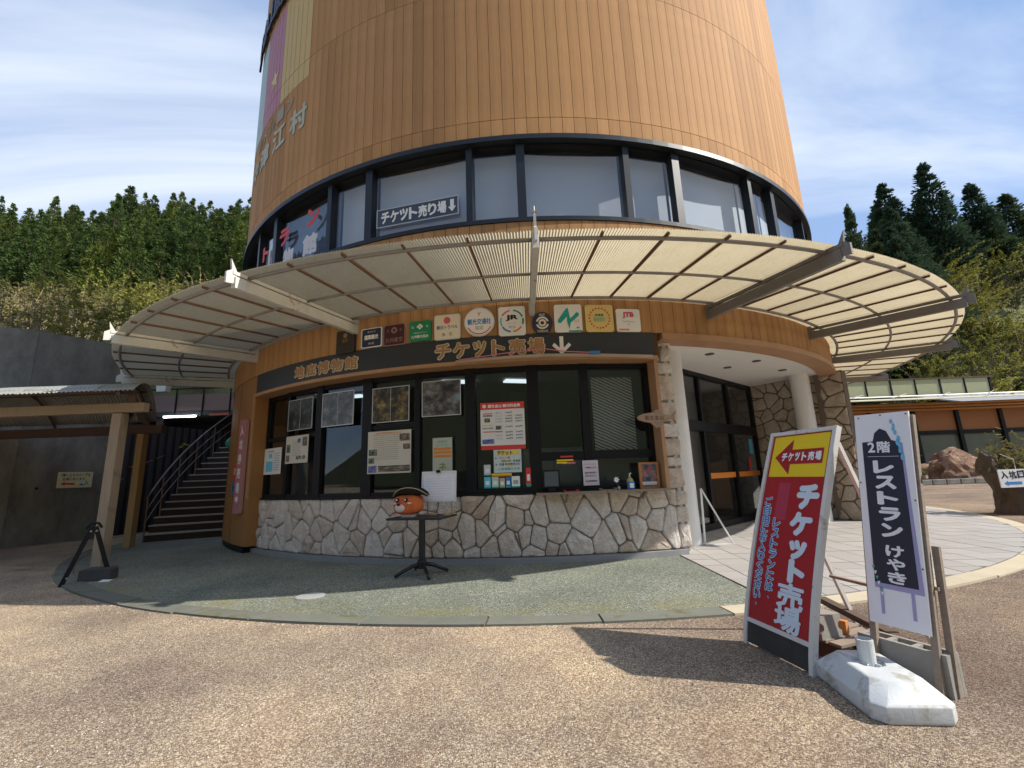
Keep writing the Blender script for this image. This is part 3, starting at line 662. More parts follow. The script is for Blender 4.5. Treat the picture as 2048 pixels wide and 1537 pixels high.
q = MB(); q.tube([(0, 0, 0), (0, 0, .15)], .010, PIPE, 6); q.box((0, 0, .08), (.07, .02, .02), PIPE); q.build('finial_rod', can, (11.14*math.sin(R(-1.1)), -11.14*math.cos(R(-1.1)), 4.12))
# posts that tie the left end back
# ------------------------------------------------------------------ black band with lettering
band = thing('sign_band', 'long charcoal sign band with gold lettering above the ticket windows', 'sign', (CX, CY, 0))
q = MB(); q.arc(8.86, 8.893, 3.108, 3.486, -40.2, 11.6, BANDM, 1.0); q.build('backing', band)
GOLD = ink('gold_letter', (.36, .20, .09)); CREAMO = ink('letter_outline', (.66, .58, .46))
def band_text(s, t0, t1, zc, h):
    n = len(s)
    for i, ch in enumerate(s):
        th = t0+(t1-t0)*(i+.5)/n; w_ = R(abs(t1-t0)/n)*8.9*.92
        if ch in 'ット': w_ *= .8
        a = R(th); o = letter(band, ch, 8.897*math.sin(a), zc, w_*1.04, h*1.05, -8.897*math.cos(a), CREAMO, .075, .012); o.rotation_euler = (0, 0, a); o.location.z = zc
        g = letter(o, ch, 0, 0, w_*.93, h*.94, -.012, GOLD, .030, .004, 'letter_face')
band_text('地底博物館', -30.9, -20.6, 3.285, .235)
band_text('チケット売場', -11.5, .15, 3.285, .27)
a = R(1.75); q = MB(); q.prism([(-.03, .15), (.03, .15), (.03, -.04), (.115, .045), (.15, .0), (0, -.145), (-.15, 0), (-.115, .045), (-.03, -.04)], -.012, 0, INK['white'])
q.build('arrow', band, (8.895*math.sin(a), -8.895*math.cos(a), 3.275), a)
# tied-up bamboo pole and cord below the band
pl = thing('roller_pole', 'thin furled awning pole tied below the black sign band', 'pole', on_cyl(0, 0, 0))
q = MB(); q.tube([(8.97*math.sin(R(a_)), -8.97*math.cos(R(a_)), 3.085+.02*math.cos(R((a_+1)*14))) for a_ in (-9, -6, -3, 0, 3, 6, 9, 11)], .028, M('furled_awning', (.42, .33, .25), .8, var=.25), 8); q.build('rolled_cloth', pl, smooth=True)
q = MB(); q.tube([(9.0*math.sin(R(a_)), -9.0*math.cos(R(a_)), z_) for a_, z_ in ((-8.6, 3.1), (-4, 3.16), (0, 3.2), (2, 3.15), (5, 3.12))], .008, INK['pink'], 6); q.build('cord', pl)
q = MB(); q.box((0, 0, 0), (.17, .05, .045), INK['blue']); q.build('blue_tape', pl, (8.99*math.sin(R(4.9)), -8.99*math.cos(R(4.9)), 3.125), R(4.9))

# ------------------------------------------------------------------ plaques over the band
def plaque(name, label, t0, t1, z0, z1, base, border=None, r=8.885, round_=False, cat='plaque', depth=.03, group='operator plaques above the black sign band'):
    tc_ = (t0+t1)/2; W = 2*r*math.sin(R((t1-t0)/2)); H = z1-z0
    o = thing(name, label, cat, on_cyl(tc_, r, (z0+z1)/2), R(tc_), group)
    q = MB()
    if round_:
        n = 36; q.prism([(W/2*math.cos(2*PI*i/n), H/2*math.sin(2*PI*i/n)) for i in range(n)], -depth, 0, border or base)
        if border: q.prism([(W*.46*math.cos(2*PI*i/n), H*.46*math.sin(2*PI*i/n)) for i in range(n)], -depth-.003, -depth, base)
    else:
        c = min(W, H)*.06; pp = [(-W/2+c, -H/2), (W/2-c, -H/2), (W/2, -H/2+c), (W/2, H/2-c), (W/2-c, H/2), (-W/2+c, H/2), (-W/2, H/2-c), (-W/2, -H/2+c)]
        q.prism(pp, -depth, 0, border or base)
        if border: k = .92; q.prism([(x*k, z_*k) for x, z_ in pp], -depth-.003, -depth, base)
    q.build('plate', o); o_y = -depth-.0045
    return o, W, H, o_y
P = plaque
o, W, H, y = P('plaque', 'black carved wooden plaque, leftmost above the sign band', -23.67, -21.1, 3.46, 3.88, M('blackened_wood', (.035, .028, .024), .6), None, depth=.05)
letter(o, '●', 0, .11, .09, .09, y, INK['brown'], 0, name='emblem'); letter(o, '指定', 0, .02, .14, .07, y, INK['brown'], 0, name='lettering'); letter(o, '旅館', 0, -.1, .2, .07, y, M('carved_shadow', (.06, .05, .042), .6), 0, name='lettering')
o, W, H, y = P('plaque', 'black plaque with white rim and slanted white lettering', -20.25, -17.59, 3.50, 3.84, INK['navy'], INK['white'])
letter(o, '国際観光', 0, .01, W*.66, .085, y, INK['white'], .04, name='lettering'); letter(o, '指定', 0, -.10, W*.3, .04, y, INK['lgrey'], 0, name='lettering'); letter(o, '株式会社', 0, .105, W*.4, .03, y, INK['lgrey'], 0, name='lettering')
o, W, H, y = P('plaque', 'dark maroon plaque with pink rim and round crest', -17.4, -14.76, 3.48, 3.85, INK['maroon'], ink('dull_pink', (.34, .17, .16)))
letter(o, '九州産交', 0, -.09, W*.8, .085, y, ink('dull_pink', (.34, .17, .16)), .01, name='lettering'); letter(o, '指', -.12, .075, .045, .045, y, ink('dull_pink', (.3, .2, .2)), 0, name='lettering'); letter(o, '定', .12, .075, .045, .045, y, ink('dull_pink', (.3, .2, .2)), 0, name='lettering')
letter(o, '◎', 0, .075, .11, .11, y, ink('dull_pink', (.3, .2, .2)), .02, name='emblem')
o, W, H, y = P('plaque', 'green plaque with a white diamond emblem', -14.32, -11.8, 3.50, 3.845, INK['green'])
letter(o, '◆', 0, .075, .12, .10, y, INK['white'], 0, name='emblem'); letter(o, '◇', 0, .075, .05, .045, y-.002, INK['green'], .03, name='emblem'); letter(o, 'やまなみハイウェイ', 0, -.03, W*.6, .03, y, INK['white'], 0, name='lettering'); letter(o, '九州観光協会', 0, -.095, W*.78, .055, y, INK['white'], .02, name='lettering')
letter(o, '指', -.13, .07, .04, .04, y, INK['white'], 0, name='lettering'); letter(o, '定', .13, .07, .04, .04, y, INK['white'], 0, name='lettering')
o, W, H, y = P('plaque', 'cream rounded plaque with a red disc over blue lettering', -11.46, -8.6, 3.48, 3.906, INK['cream'], INK['lgrey'])
letter(o, '●', 0, .11, .115, .115, y, ink('rose', (.62, .10, .14)), 0, name='emblem'); letter(o, '朝日トラベル', 0, -.005, W*.8, .07, y, ink('indigo', (.09, .06, .28)), .02, name='lettering'); letter(o, '指　定', 0, -.125, W*.4, .055, y, INK['black'], 0, name='lettering')
o, W, H, y = P('plaque', 'round white plaque with blue lettering and a red lower arc', -8.2, -5.0, 3.487, 3.977, INK['white'], INK['lgrey'], round_=True)
letter(o, '観光交通社', 0, .005, W*.78, .10, y, INK['blue'], .03, name='lettering'); letter(o, '指定', 0, -.10, W*.28, .07, y, INK['grey'], .01, name='lettering'); letter(o, 'Y', 0, .13, .06, .06, y, INK['red'], .02, name='emblem')
def arcband(par, r0, r1, t0, t1, y, m, name='arc_stripe'):
    q = MB(); n = 10; vs = []
    for i in range(n+1):
        a_ = R(t0+(t1-t0)*i/n)
        for r_ in (r0, r1): vs.append((r_*math.cos(a_), y, r_*math.sin(a_)))
    q.add(vs, [(2*i, 2*i+1, 2*i+3, 2*i+2) for i in range(n)], m); return q.build(name, par)
arcband(o, .195, .212, 205, 335, y, INK['red'])
o, W, H, y = P('plaque', 'white square plaque with a ring of coloured arcs round black letters', -4.59, -1.82, 3.467, 3.954, INK['white'])
for t0, t1, m in ((100, 150, INK['pink']), (20, 82, INK['teal']), (-20, 12, INK['green']), (160, 205, INK['cyan']), (210, 262, INK['blue']), (275, 325, INK['orange'])): arcband(o, .165, .192, t0, t1, y, m)
letter(o, 'JR', 0, .05, .20, .105, y, INK['black'], .05, name='lettering'); letter(o, '九州トラベル', 0, -.035, .14, .03, y, INK['grey'], 0, name='lettering'); letter(o, '指 定', 0, -.10, .11, .04, y, INK['grey'], .01, name='lettering')
o, W, H, y = P('plaque', 'small round navy plaque with a cream lens emblem behind the canopy arm', -1.15, .95, 3.47, 3.84, INK['navy'], None, round_=True)
arcband(o, .03, .062, 0, 360, y, INK['cream'], 'emblem'); arcband(o, .075, .105, 15, 165, y, INK['cream'], 'emblem'); arcband(o, .075, .105, 195, 345, y, INK['cream'], 'emblem'); letter(o, '指定', 0, .135, .10, .045, y, INK['cream'], 0, name='lettering'); letter(o, '日旅連会員', 0, -.137, .17, .04, y, INK['cream'], 0, name='lettering')
o, W, H, y = P('plaque', 'white square plaque with a big teal N mark', 1.15, 4.01, 3.488, 3.952, INK['white'])
q = MB(); q.prism([(-.17, -.03), (-.02, .17), (.005, .165), (.03, -.01), (.14, .10), (.175, .08), (.17, .04), (.035, -.08), (.01, -.18), (-.02, -.05), (-.02, .03), (-.13, -.085), (-.165, -.07)], y-.002, y, INK['teal']); q.build('emblem', o)
letter(o, 'TOUR', .13, -.05, .09, .04, y, ink('pale_orange', (.7, .42, .3)), 0, name='lettering'); letter(o, '指定', .15, -.16, .05, .03, y, INK['black'], .02, name='lettering'); q = MB(); rect(q, 0, -.232, .21, -.205, y, INK['teal']); q.build('stripe', o)
o, W, H, y = P('plaque', 'yellow square plaque with a ring of small red triangles', 4.37, 7.31, 3.485, 3.942, ink('soft_yellow', (.68, .53, .19)))
for i in range(20):
    a_ = 2*PI*i/20; q = MB(); d = Vector((math.cos(a_), math.sin(a_))); pr_ = Vector((-d.y, d.x)); c0 = d*.155
    q.prism([tuple(c0-pr_*.018), tuple(c0+pr_*.018), tuple(c0+d*.035)], y-.001, y, INK['red']); q.build('sun_ray', o)
letter(o, '旅連盟', 0, .055, .14, .04, y, INK['green'], .03, name='lettering'); letter(o, '読売旅行', 0, -.02, .2, .08, y, ink('sea_green', (.2, .5, .42)), .02, name='lettering')
o, W, H, y = P('plaque', 'white plaque with red slanted letters, rightmost above the sign band', 7.64, 10.25, 3.49, 3.874, INK['white'])
letter(o, 'JTB', 0, .085, .19, .11, y, ink('crimson', (.62, .04, .12)), .05, name='lettering'); letter(o, 'Travel Partner', 0, -.02, .2, .03, y, INK['grey'], 0, name='lettering'); letter(o, '指定', 0, -.07, .05, .03, y, INK['grey'], 0, name='lettering'); q = MB(); rect(q, -.17, -.17, .0, -.145, y, INK['orange']); q.build('stripe', o)

# ------------------------------------------------------------------ posters and prints on the ticket windows
def photo_mat(name, cols, scale=9.0, seed=0.0):
    m, t, b = newmat(name); v = coords(t, 'Generated', (1, 1, 1)); mp_ = N(t, 'ShaderNodeMapping'); mp_.inputs['Location'].default_value = (seed, seed*.7, seed*1.3); t.links.new(v, mp_.inputs[0])
    c = ramp(t, noi(t, scale*.7, 9, .68, mp_.outputs[0], .15), [(.40+.30*i/(len(cols)-1), c_) for i, c_ in enumerate(cols)])
    t.links.new(c, b.inputs['Base Color']); b.inputs['Roughness'].default_value = .35; return m
def sheet(name, label, t0, t1, z0, z1, mat, r=8.625, frame=None, cat='poster', group=None, fw=.012):
    tc_ = (t0+t1)/2; W = 2*r*math.sin(R((t1-t0)/2)); H = z1-z0
    o = thing(name, label, cat, on_cyl(tc_, r, (z0+z1)/2), R(tc_), group)
    q = MB(); q.box((0, 0, 0), (W, .006, H), mat); q.build('print_sheet' if not frame else 'picture', o)
    if frame:
        for c, d in (((0, -.004, H/2), (W+fw, .014, fw)), ((0, -.004, -H/2), (W+fw, .014, fw)), ((-W/2, -.004, 0), (fw, .014, H-fw)), ((W/2, -.004, 0), (fw, .014, H-fw))): box('frame_strip', c, d, frame, o)
    return o, W, H, -.0045
FR = M('aluminium_frame', (.55, .56, .57), .4, metal=.4)
for lb, t0, t1, z0, z1, cols, sd in (('framed photograph of a dim mine figure, leftmost in the top row', -34.4, -29.4, 2.28, 2.86, [(.01, .012, .01), (.03, .034, .025), (.09, .10, .07), (.40, .42, .36)], 1),
        ('framed photograph washed blue by the sky reflection', -27.59, -22.61, 2.27, 2.87, [(.05, .06, .07), (.10, .11, .12), (.18, .19, .19), (.42, .42, .40)], 2),
        ('framed photograph of golden ore on black', -19.9, -15.2, 2.25, 2.84, [(.012, .01, .008), (.06, .042, .015), (.22, .16, .05), (.50, .42, .14)], 3),
        ('framed photograph of a grey mine gallery with blue figures', -13.6, -9.2, 2.29, 2.87, [(.02, .022, .024), (.09, .085, .085), (.20, .19, .19), (.12, .36, .48)], 4)):
    o, W, H, y = sheet('framed_photo', lb, t0, t1, z0, z1, photo_mat('photo_print', cols, 5.0, sd*3.1), frame=FR, cat='picture')
    if sd in (1, 2, 3): box('glazing_bar', (0, -.006, 0), (.006, .006, H), FR, o)
PAPER = M('poster_paper', (.58, .55, .47), .7, var=.04, bstr=0); PAPERW = M('white_poster_paper', (.68, .68, .67), .6, var=.03, bstr=0)
def lines(o, y, x0, x1, zs, h, m, seed=0):
    rnd = random.Random(seed); q = MB()
    for z_ in zs:
        x = x0
        while x < x1-.01:
            w_ = min(rnd.uniform(.015, .06), x1-x); rect(q, x, z_, x+w_, z_+h*rnd.uniform(.7, 1), y, m); x += w_+rnd.uniform(.006, .014)
    return q.build('print_text', o)
PH = [photo_mat('small_print', [(.03, .03, .03), (.12, .10, .08), (.3, .24, .18), (.5, .45, .38)], 4, 9.0), photo_mat('small_print_b', [(.02, .03, .03), (.08, .12, .10), (.2, .25, .2), (.4, .42, .36)], 5, 12.0), photo_mat('small_print_c', [(.05, .06, .18), (.15, .18, .4), (.4, .4, .55)], 4, 5.0)]
def pics(o, y, rects_):
    for i, (x0, z0, x1, z1) in enumerate(rects_): box('printed_picture', ((x0+x1)/2, y-.001, (z0+z1)/2), (x1-x0, .002, z1-z0), PH[i % 3], o)
o, W, H, y = sheet('poster', 'white notice with pale blue tables low in the left window', -42.0+1.6, -35.6, 1.48, 1.99, PAPERW)
q = MB(); rect(q, -.26, -.2, .02, .0, y, INK['cyan']); rect(q, -.16, .06, -.02, .15, y, INK['cyan']); rect(q, -.2, .18, .05, .205, y, INK['orange']); q.build('print_block', o); lines(o, y-.001, .06, .30, [-.18+.045*i for i in range(8)], .018, INK['grey'], 1)
o, W, H, y = sheet('poster', 'cream poster with small black photos under the mine figure photograph', -34.6, -29.9, 1.66, 2.17, PAPER)
lines(o, y, -.14, .12, [-.12+.03*i for i in range(10)], .012, INK['grey'], 2); pics(o, y-.002, [(.18, .05, .32, .22), (-.32, -.05, -.2, .1), (.02, .12, .12, .2), (-.32, -.22, -.22, -.1)])
letter(o, '5Jた②', .14, -.16, .3, .08, y-.002, INK['black'], .04, name='lettering')
o, W, H, y = sheet('poster', 'large cream poster packed with small text and photos', -20.4, -14.9, 1.40, 2.10, PAPER)
lines(o, y, -.30, .18, [-.12+.033*i for i in range(13)], .013, ink('faint', (.36, .33, .27)), 3); letter(o, '地底博物館鯛生金山', -.02, .315, .5, .035, y, INK['orange'], .01, name='lettering')
pics(o, y-.002, [(.2, .17, .39, .29), (-.39, -.05, -.23, .05), (-.39, -.33, -.23, -.22), (.27, .03, .4, .12), (-.39, -.18, -.28, -.09)]); q = MB(); rect(q, -.2, -.325, .4, -.225, y-.001, PH[0]); q.build('photo_strip', o)
o, W, H, y = sheet('poster', 'narrow pale green poster with three orange bars', -12.4, -10.2, 1.36, 1.93, M('pale_green_paper', (.44, .47, .38), .7, bstr=0))
q = MB()
for z_ in (-.0, .06, .115): rect(q, -.15, z_-.03, .15, z_+.012, y, INK['orange'])
q.build('print_block', o); letter(o, 'TICKETS', 0, .22, .17, .04, y, INK['teal'], .01, name='lettering'); letter(o, 'スマホ', 0, .165, .2, .03, y, INK['teal'], 0, name='lettering'); letter(o, 'ネ', 0, -.17, .12, .12, y, ink('olive', (.25, .24, .05)), .02, name='emblem')
o, W, H, y = sheet('price_board', 'white price board with red header beside the counter', -7.05, -2.35, 1.70, 2.45, PAPERW, cat='sign')
q = MB(); rect(q, -W/2, H/2-.11, W/2, H/2, y, INK['red']); rect(q, -W/2, -H/2, W/2, -H/2+.065, y, INK['red']); rect(q, -.31, .19, -.16, .205, y, INK['red']); rect(q, -.33, .0, -.16, .018, y, INK['yellow']); rect(q, -.31, -.1, .0, -.085, y, INK['red']); q.build('print_block', o)
letter(o, '鯛生金山 観光料金表', .03, H/2-.056, W*.74, .055, y-.001, INK['white'], .03, name='lettering'); q = MB(); n = 20; q.prism([(-.29+.03*math.cos(2*PI*i/n), H/2-.056+.03*math.sin(2*PI*i/n)) for i in range(n)], y-.002, y-.001, INK['cream']); q.build('crest', o)
for i, (a_, b_) in enumerate((('700円', ''), ('1,100円', '1,000円'), ('880円', '800円'), ('550円', '500円'), ('1,020円', '830円'), ('830円', '730円'), ('560円', '500円'), ('440円', '390円'))):
    z_ = (.205, .155, .11, .065, -.02, -.105, -.155, -.205)[i]
    letter(o, a_, .10, z_, .11, .028, y, INK['black'], .015, name='price')
    if b_: letter(o, b_, .26, z_, .11, .028, y, INK['black'], .015, name='price')
    letter(o, ('個人', '大人', '中学生', '小学生', '砂金採り', '大人', '中学生', '小学生')[i], -.06, z_, .11, .026, y, INK['grey'], .01, name='lettering')
letter(o, '地底博物館', -.24, .165, .15, .03, y, INK['black'], .02, name='lettering'); letter(o, '砂金採り体験場', -.24, -.035, .17, .026, y, INK['black'], .01, name='lettering'); pics(o, y-.001, [(-.29, .06, -.2, .125), (-.11, -.06, -.02, .0), (-.33, -.28, -.14, -.21)])
o, W, H, y = sheet('handwritten_notice', 'handwritten ticket notice with yellow highlight below the price board', -5.75, -2.85, 1.34, 1.695, M('pale_blue_paper', (.52, .60, .58), .7, bstr=0), cat='notice')
q = MB(); rect(q, -.16, .10, .18, .16, y, INK['yellow']); rect(q, -.08, .005, .06, .02, y, INK['yellow']); rect(q, -.03, -.07, .08, -.055, y, INK['yellow']); q.build('print_block', o)
letter(o, 'チケット', -.04, .125, .24, .08, y-.001, INK['black'], .03, name='lettering'); letter(o, 'A・セット券', -.08, .05, .24, .045, y, INK['red'], .02, name='lettering'); letter(o, '坑内入坑・砂金採', .05, .0, .3, .04, y, INK['navy'], .015, name='lettering'); letter(o, 'B・坑道 坑内見学のみ', .0, -.05, .38, .042, y, INK['navy'], .02, name='lettering'); letter(o, 'C 砂金採りのみ', .02, -.12, .34, .042, y, INK['teal'], .02, name='lettering')
for lb, t0, t1, z0, z1, m in (('small pale leaflet standing alone above the low display cards', -6.8, -6.1, 1.30, 1.47, INK['lgrey']), ('small light blue card, first in the row on the inner sill', -6.8, -6.12, 1.11, 1.28, INK['cyan']), ('small white card with green foot on the inner sill', -6.0, -5.3, 1.11, 1.28, INK['pgreen']), ('small brown packet on the inner sill', -5.2, -4.65, 1.11, 1.26, INK['tan']), ('small blue and white tin on the inner sill', -4.55, -4.05, 1.11, 1.27, INK['blue']), ('small white card with grey oval on the inner sill', -3.95, -3.1, 1.11, 1.28, INK['white']), ('red upright box on the inner sill by the dark mullion', -2.45, -1.95, 1.12, 1.40, INK['red'])):
    o, W, H, y = sheet('display_card', lb, t0, t1, z0, z1, m, r=8.63, cat='card'); q = MB(); rect(q, -W*.3, -H*.2, W*.3, H*.15, y, INK['grey'] if m is INK['white'] else INK['white']); rect(q, -W*.5, -H*.5, W*.5, -H*.38, y, INK['teal']); q.build('print_block', o)
o, W, H, y = sheet('display_strip', 'orange and yellow strip over the row of small cards', -6.0, -3.9, 1.285, 1.33, INK['orange'], r=8.632, cat='sign'); q = MB(); rect(q, -W/2, 0, W/2, H/2, y, INK['yellow']); q.build('print_block', o)

# stair sign and small signs on the side wall
o, W, H, y = P('wall_sign', 'tall pink vertical sign with white lettering on the brown side wall', -44.9, -42.1, .74, 2.62, ink('faded_pink', (.46, .17, .20)), M('pink_sign_frame', (.40, .22, .22), .6), r=8.875, cat='sign', depth=.06, group=None)
for i, ch in enumerate('入坑券売場'): letter(o, ch, 0, .72-.29*i, .22, .22, y, INK['white'], .04, name='letter')
q = MB(); q.prism([(-.10, -.62), (-.10, -.70), (.0, -.70), (.0, -.755), (.11, -.66), (.0, -.565), (.0, -.62)], y-.001, y, INK['white']); q.build('arrow', o)
o, W, H, y = P('wall_sign', 'small red round cut sign left of the pink sign', -47.6, -45.6, 1.38, 1.78, INK['red'], r=8.88, cat='sign', depth=.012, round_=True, group=None); letter(o, 'の', 0, 0, .16, .16, y, INK['white'], .02, name='lettering')
o, W, H, y = P('wall_sign', 'small blue square notice under the red round sign', -47.8, -45.9, 1.10, 1.36, INK['blue'], r=8.88, cat='sign', depth=.01, group=None); letter(o, '坑', 0, 0, .14, .14, y, INK['navy'], .02, name='lettering')

# upper window lettering
o, W, H, y = sheet('window_banner', 'blue banner in the upper window pointing down to the ticket office', -19.3, -8.9, 5.80, 6.15, M('banner_blue', (.05, .075, .12), .6), r=8.735, cat='banner', frame=INK['lgrey'], fw=.014)
for i, ch in enumerate('チケット売り場'): letter(o, ch, -.62+.185*i, -.0, .17, .24, -.012, INK['white'], .045, name='letter')
q = MB(); q.prism([(-.035, .12), (.035, .12), (.035, -.02), (.075, -.02), (0, -.12), (-.075, -.02), (-.035, -.02)], -.014, -.01, INK['white']); q.build('arrow', o, (W/2-.11, 0, 0))
wl = thing('window_lettering', 'red and white cut letters stuck on the curved upper window', 'lettering', (CX, CY, 0))
for ch, th, z_, s_, m in (('ラ', -36.6, 6.42, .40, INK['red']), ('ン', -29.9, 6.52, .40, INK['red']), ('ト', -42.6, 6.38, .36, INK['red']), ('物', -35.2, 5.90, .40, INK['lgrey']), ('館', -30.3, 5.93, .46, INK['lgrey']), ('博', -42.9, 5.85, .36, INK['lgrey'])):
    a = R(th); g = letter(wl, ch, 8.80*math.sin(a), z_, s_, s_, -8.80*math.cos(a), m, .05, .004); g.rotation_euler = (0, 0, a)
# flag mural and village name painted on the boards
mural = thing('flag_mural', 'faded flag of pale green, pink and yellow fields painted on the tower', 'mural', (CX, CY, 0))
for t0, t1, m in ((-39.5, -32.7, ink('faded_yellow', (.52, .36, .10))), (-47.6, -40.9, ink('faded_rose', (.40, .155, .19))), (-55.8, -49.0, ink('faded_green', (.36, .50, .47)))):
    q = MB(); k = math.ceil(t0/BP-.5)
    while (k+.5)*BP <= t1+BP*.6:
        for z0, z1 in ((10.0, 10.462), (10.478, 12.9)): q.arc(8.879, 8.883, z0, z1, (k-.5)*BP+.045, (k+.5)*BP-.045, m, 2)
        k += 1
    q.build('field', mural)
a = R(-43.2); q = MB(); q.prism([((.30 if i % 2 == 0 else .12)*math.sin(2*PI*i/10), (.30 if i % 2 == 0 else .12)*math.cos(2*PI*i/10)) for i in range(10)], -.004, 0, ink('star_yellow', (.60, .45, .16))); q.build('star', mural, (8.886*math.sin(a), -8.886*math.cos(a), 11.0), a)
vn = thing('painted_name', 'weathered pale lettering of the village name below the painted flag', 'lettering', (CX, CY, 0))
PALE = ink('weathered_pale_paint', (.40, .42, .31))
for ch, th in (('村', -34.0), ('江', -39.6), ('津', -45.2), ('中', -50.6)):
    a = R(th); g = letter(vn, ch, 8.884*math.sin(a), 9.05, .66, .62, -8.884*math.cos(a), PALE, .04, .002); g.rotation_euler = (0, 0, a)
for i, ch in enumerate('ンールメカ'):
    a = R(-36.6-3.0*i); g = letter(vn, ch, 8.884*math.sin(a), 9.66, .36, .36, -8.884*math.cos(a), ink('thin_pale_paint', (.27, .26, .18)), .01, .002); g.rotation_euler = (0, 0, a)
ml = thing('metal_lettering', 'dark metal characters standing off the tower wall above the flag', 'lettering', (CX, CY, 0))
for ch, th in (('館', -42.0), ('山', -46.5), ('金', -51.0), ('生', -55.0)):
    a = R(th); g = letter(ml, ch, 8.93*math.sin(a), 13.45, .75, .85, -8.93*math.cos(a), M('dark_metal_letter', (.05, .05, .055), .4, metal=.6), .03, .03); g.rotation_euler = (0, 0, a)

# ------------------------------------------------------------------ counter shelf and what stands on it
ct = thing('counter_shelf', 'weathered wooden counter shelf below the ticket window by the pillar', 'shelf', (CX, CY, 0))
for i, (t0, t1) in enumerate(((-1.5, 5.4), (5.45, 12.3))):
    q = MB(); q.arc(8.60, 8.86, .985-.0*i, 1.018-.0*i, t0, t1, GREYWOOD, .8); q.build('shelf_board', ct)
for a in (1.5, 9.5): q = MB(); q.bar((0, -8.62, .86), (0, -8.80, .975), .03, .03, GREYWOOD); q.build('bracket', ct, (0, 0, 0), R(a))
def cyl_thing(name, label, cat, th, r, z, rz=0): return thing(name, label, cat, on_cyl(th, r, z), R(th)+rz)
o = cyl_thing('payment_screen', 'small black payment screen at the end of the counter shelf', 'screen', .1, 8.73, 1.019, R(-8))
box('screen_case', (0, 0, .20), (.25, .03, .27), BLACK, o, .008, Matrix.Rotation(R(-8), 3, 'X')); box('display', (0, -.018, .20), (.21, .004, .22), M('grey_display', (.10, .11, .12), .15, bstr=0), o, 0, Matrix.Rotation(R(-8), 3, 'X'))
box('stand', (0, .02, .035), (.12, .10, .07), BLACK, o, .01)
o = cyl_thing('coin_tray', 'red coin tray on the counter shelf', 'tray', 1.95, 8.76, 1.019)
q = MB(); q.prism([(-.10, 0), (.10, 0), (.115, .03), (.095, .03), (.085, .01), (-.085, .01), (-.095, .03), (-.115, .03)], -.07, .07, INK['red']); q.build('tray', o)
o = cyl_thing('paper_notice', 'lilac paper notice hanging over the ticket counter', 'notice', 4.2, 8.66, 1.09)
q = MB(); q.box((0, 0, .2), (.245, .004, .38), M('lilac_paper', (.58, .52, .58), .8, bstr=0)); q.build('paper', o)
for s_, z_, m in (('いらっしゃい', .33, INK['pink']), ('入場券はこちら', .28, INK['black']), ('団体 割引有り', .20, INK['black']), ('お申し出ください', .155, INK['black']), ('金山管理事務所', .075, INK['black'])): letter(o, s_, 0, z_, .18, .028, -.004, m, .02, name='lettering')
o = cyl_thing('counter_notice', 'stack of red and yellow strips stuck above the payment screen', 'notice', 1.7, 8.64, 1.45)
for x, z_, w_, m in ((0.02, .10, .20, INK['red']), (-.01, .045, .26, INK['yellow']), (-.06, .01, .16, INK['yellow']), (.05, .0, .2, INK['pink'])): box('strip', (x, 0.003*(m is INK['pink']), z_), (w_, .005, .026), m, o)
o = cyl_thing('wooden_tray', 'thin wooden tray on the counter shelf under the flower', 'tray', 5.65, 8.76, 1.019); q = MB(); q.prism([(-.12, 0), (.12, 0), (.12, .035), (.105, .035), (.105, .012), (-.105, .012), (-.105, .035), (-.12, .035)], -.06, .06, TIMBER); q.build('tray', o)
o = cyl_thing('flower', 'single white flower leaning over the wooden tray', 'flower', 6.75, 8.78, 1.019)
q = MB(); q.tube([(0, 0, 0), (-.01, 0, .06), (-.035, -.01, .14)], .005, LEAF_Y, 5); q.build('stem', o)
for i in range(7):
    a = 2*PI*i/7; q = MB(); q.add([(0, 0, 0), (.03*math.cos(a-.4), -.012, .03*math.sin(a-.4)), (.05*math.cos(a), -.02, .05*math.sin(a)), (.03*math.cos(a+.4), -.012, .03*math.sin(a+.4))], [(0, 1, 2, 3)], INK['white']); q.build('petal', o, (-.04, -.02, .155))
q = MB(); q.lathe([(.012, 0), (.022, .012), (.02, .05), (.014, .055)], M('glass_vase', (.4, .4, .42), .2), 12); q.build('vase', o)
o = cyl_thing('hand_gel_bottle', 'hand gel pump bottle with blue label on the counter shelf', 'bottle', 8.0, 8.76, 1.019)
q = MB(); q.lathe([(.045, 0), (.05, .01), (.05, .13), (.04, .16), (.016, .175), (.016, .2)], M('amber_plastic', (.42, .33, .12), .3), 18); q.build('bottle_body', o, smooth=True)
box('bottle_label', (0, -.03, .065), (.105, .055, .11), INK['blue'], o, .01); box('label_patch', (0, -.06, .06), (.06, .004, .07), INK['white'], o)
q = MB(); q.tube([(0, 0, .2), (0, 0, .235), (0, -.05, .24)], .010, INK['white'], 8); q.build('pump', o)
o = cyl_thing('framed_notice', 'orange wood framed picture leaning at the right end of the counter', 'picture', 10.2, 8.72, 1.019)
q = MB(); q.box((0, 0, .2), (.28, .012, .36), photo_mat('framed_print', [(.03, .04, .06), (.10, .12, .16), (.35, .12, .08), (.5, .52, .56)], 5, 2.2)); q.build('picture', o)
FO = M('orange_wood_frame', (.42, .17, .05), .6, var=.2)
for c, d in (((-.145, -.004, .2), (.035, .03, .40)), ((.145, -.004, .2), (.035, .03, .40)), ((0, -.004, .385), (.255, .026, .03)), ((0, -.004, .015), (.255, .026, .03))): box('frame_strip', c, d, FO, o)
box('printed_band', (0, -.009, .08), (.24, .004, .05), INK['lgrey'], o); letter(o, '金', 0, .30, .08, .05, -.01, INK['red'], .04, name='lettering'); 
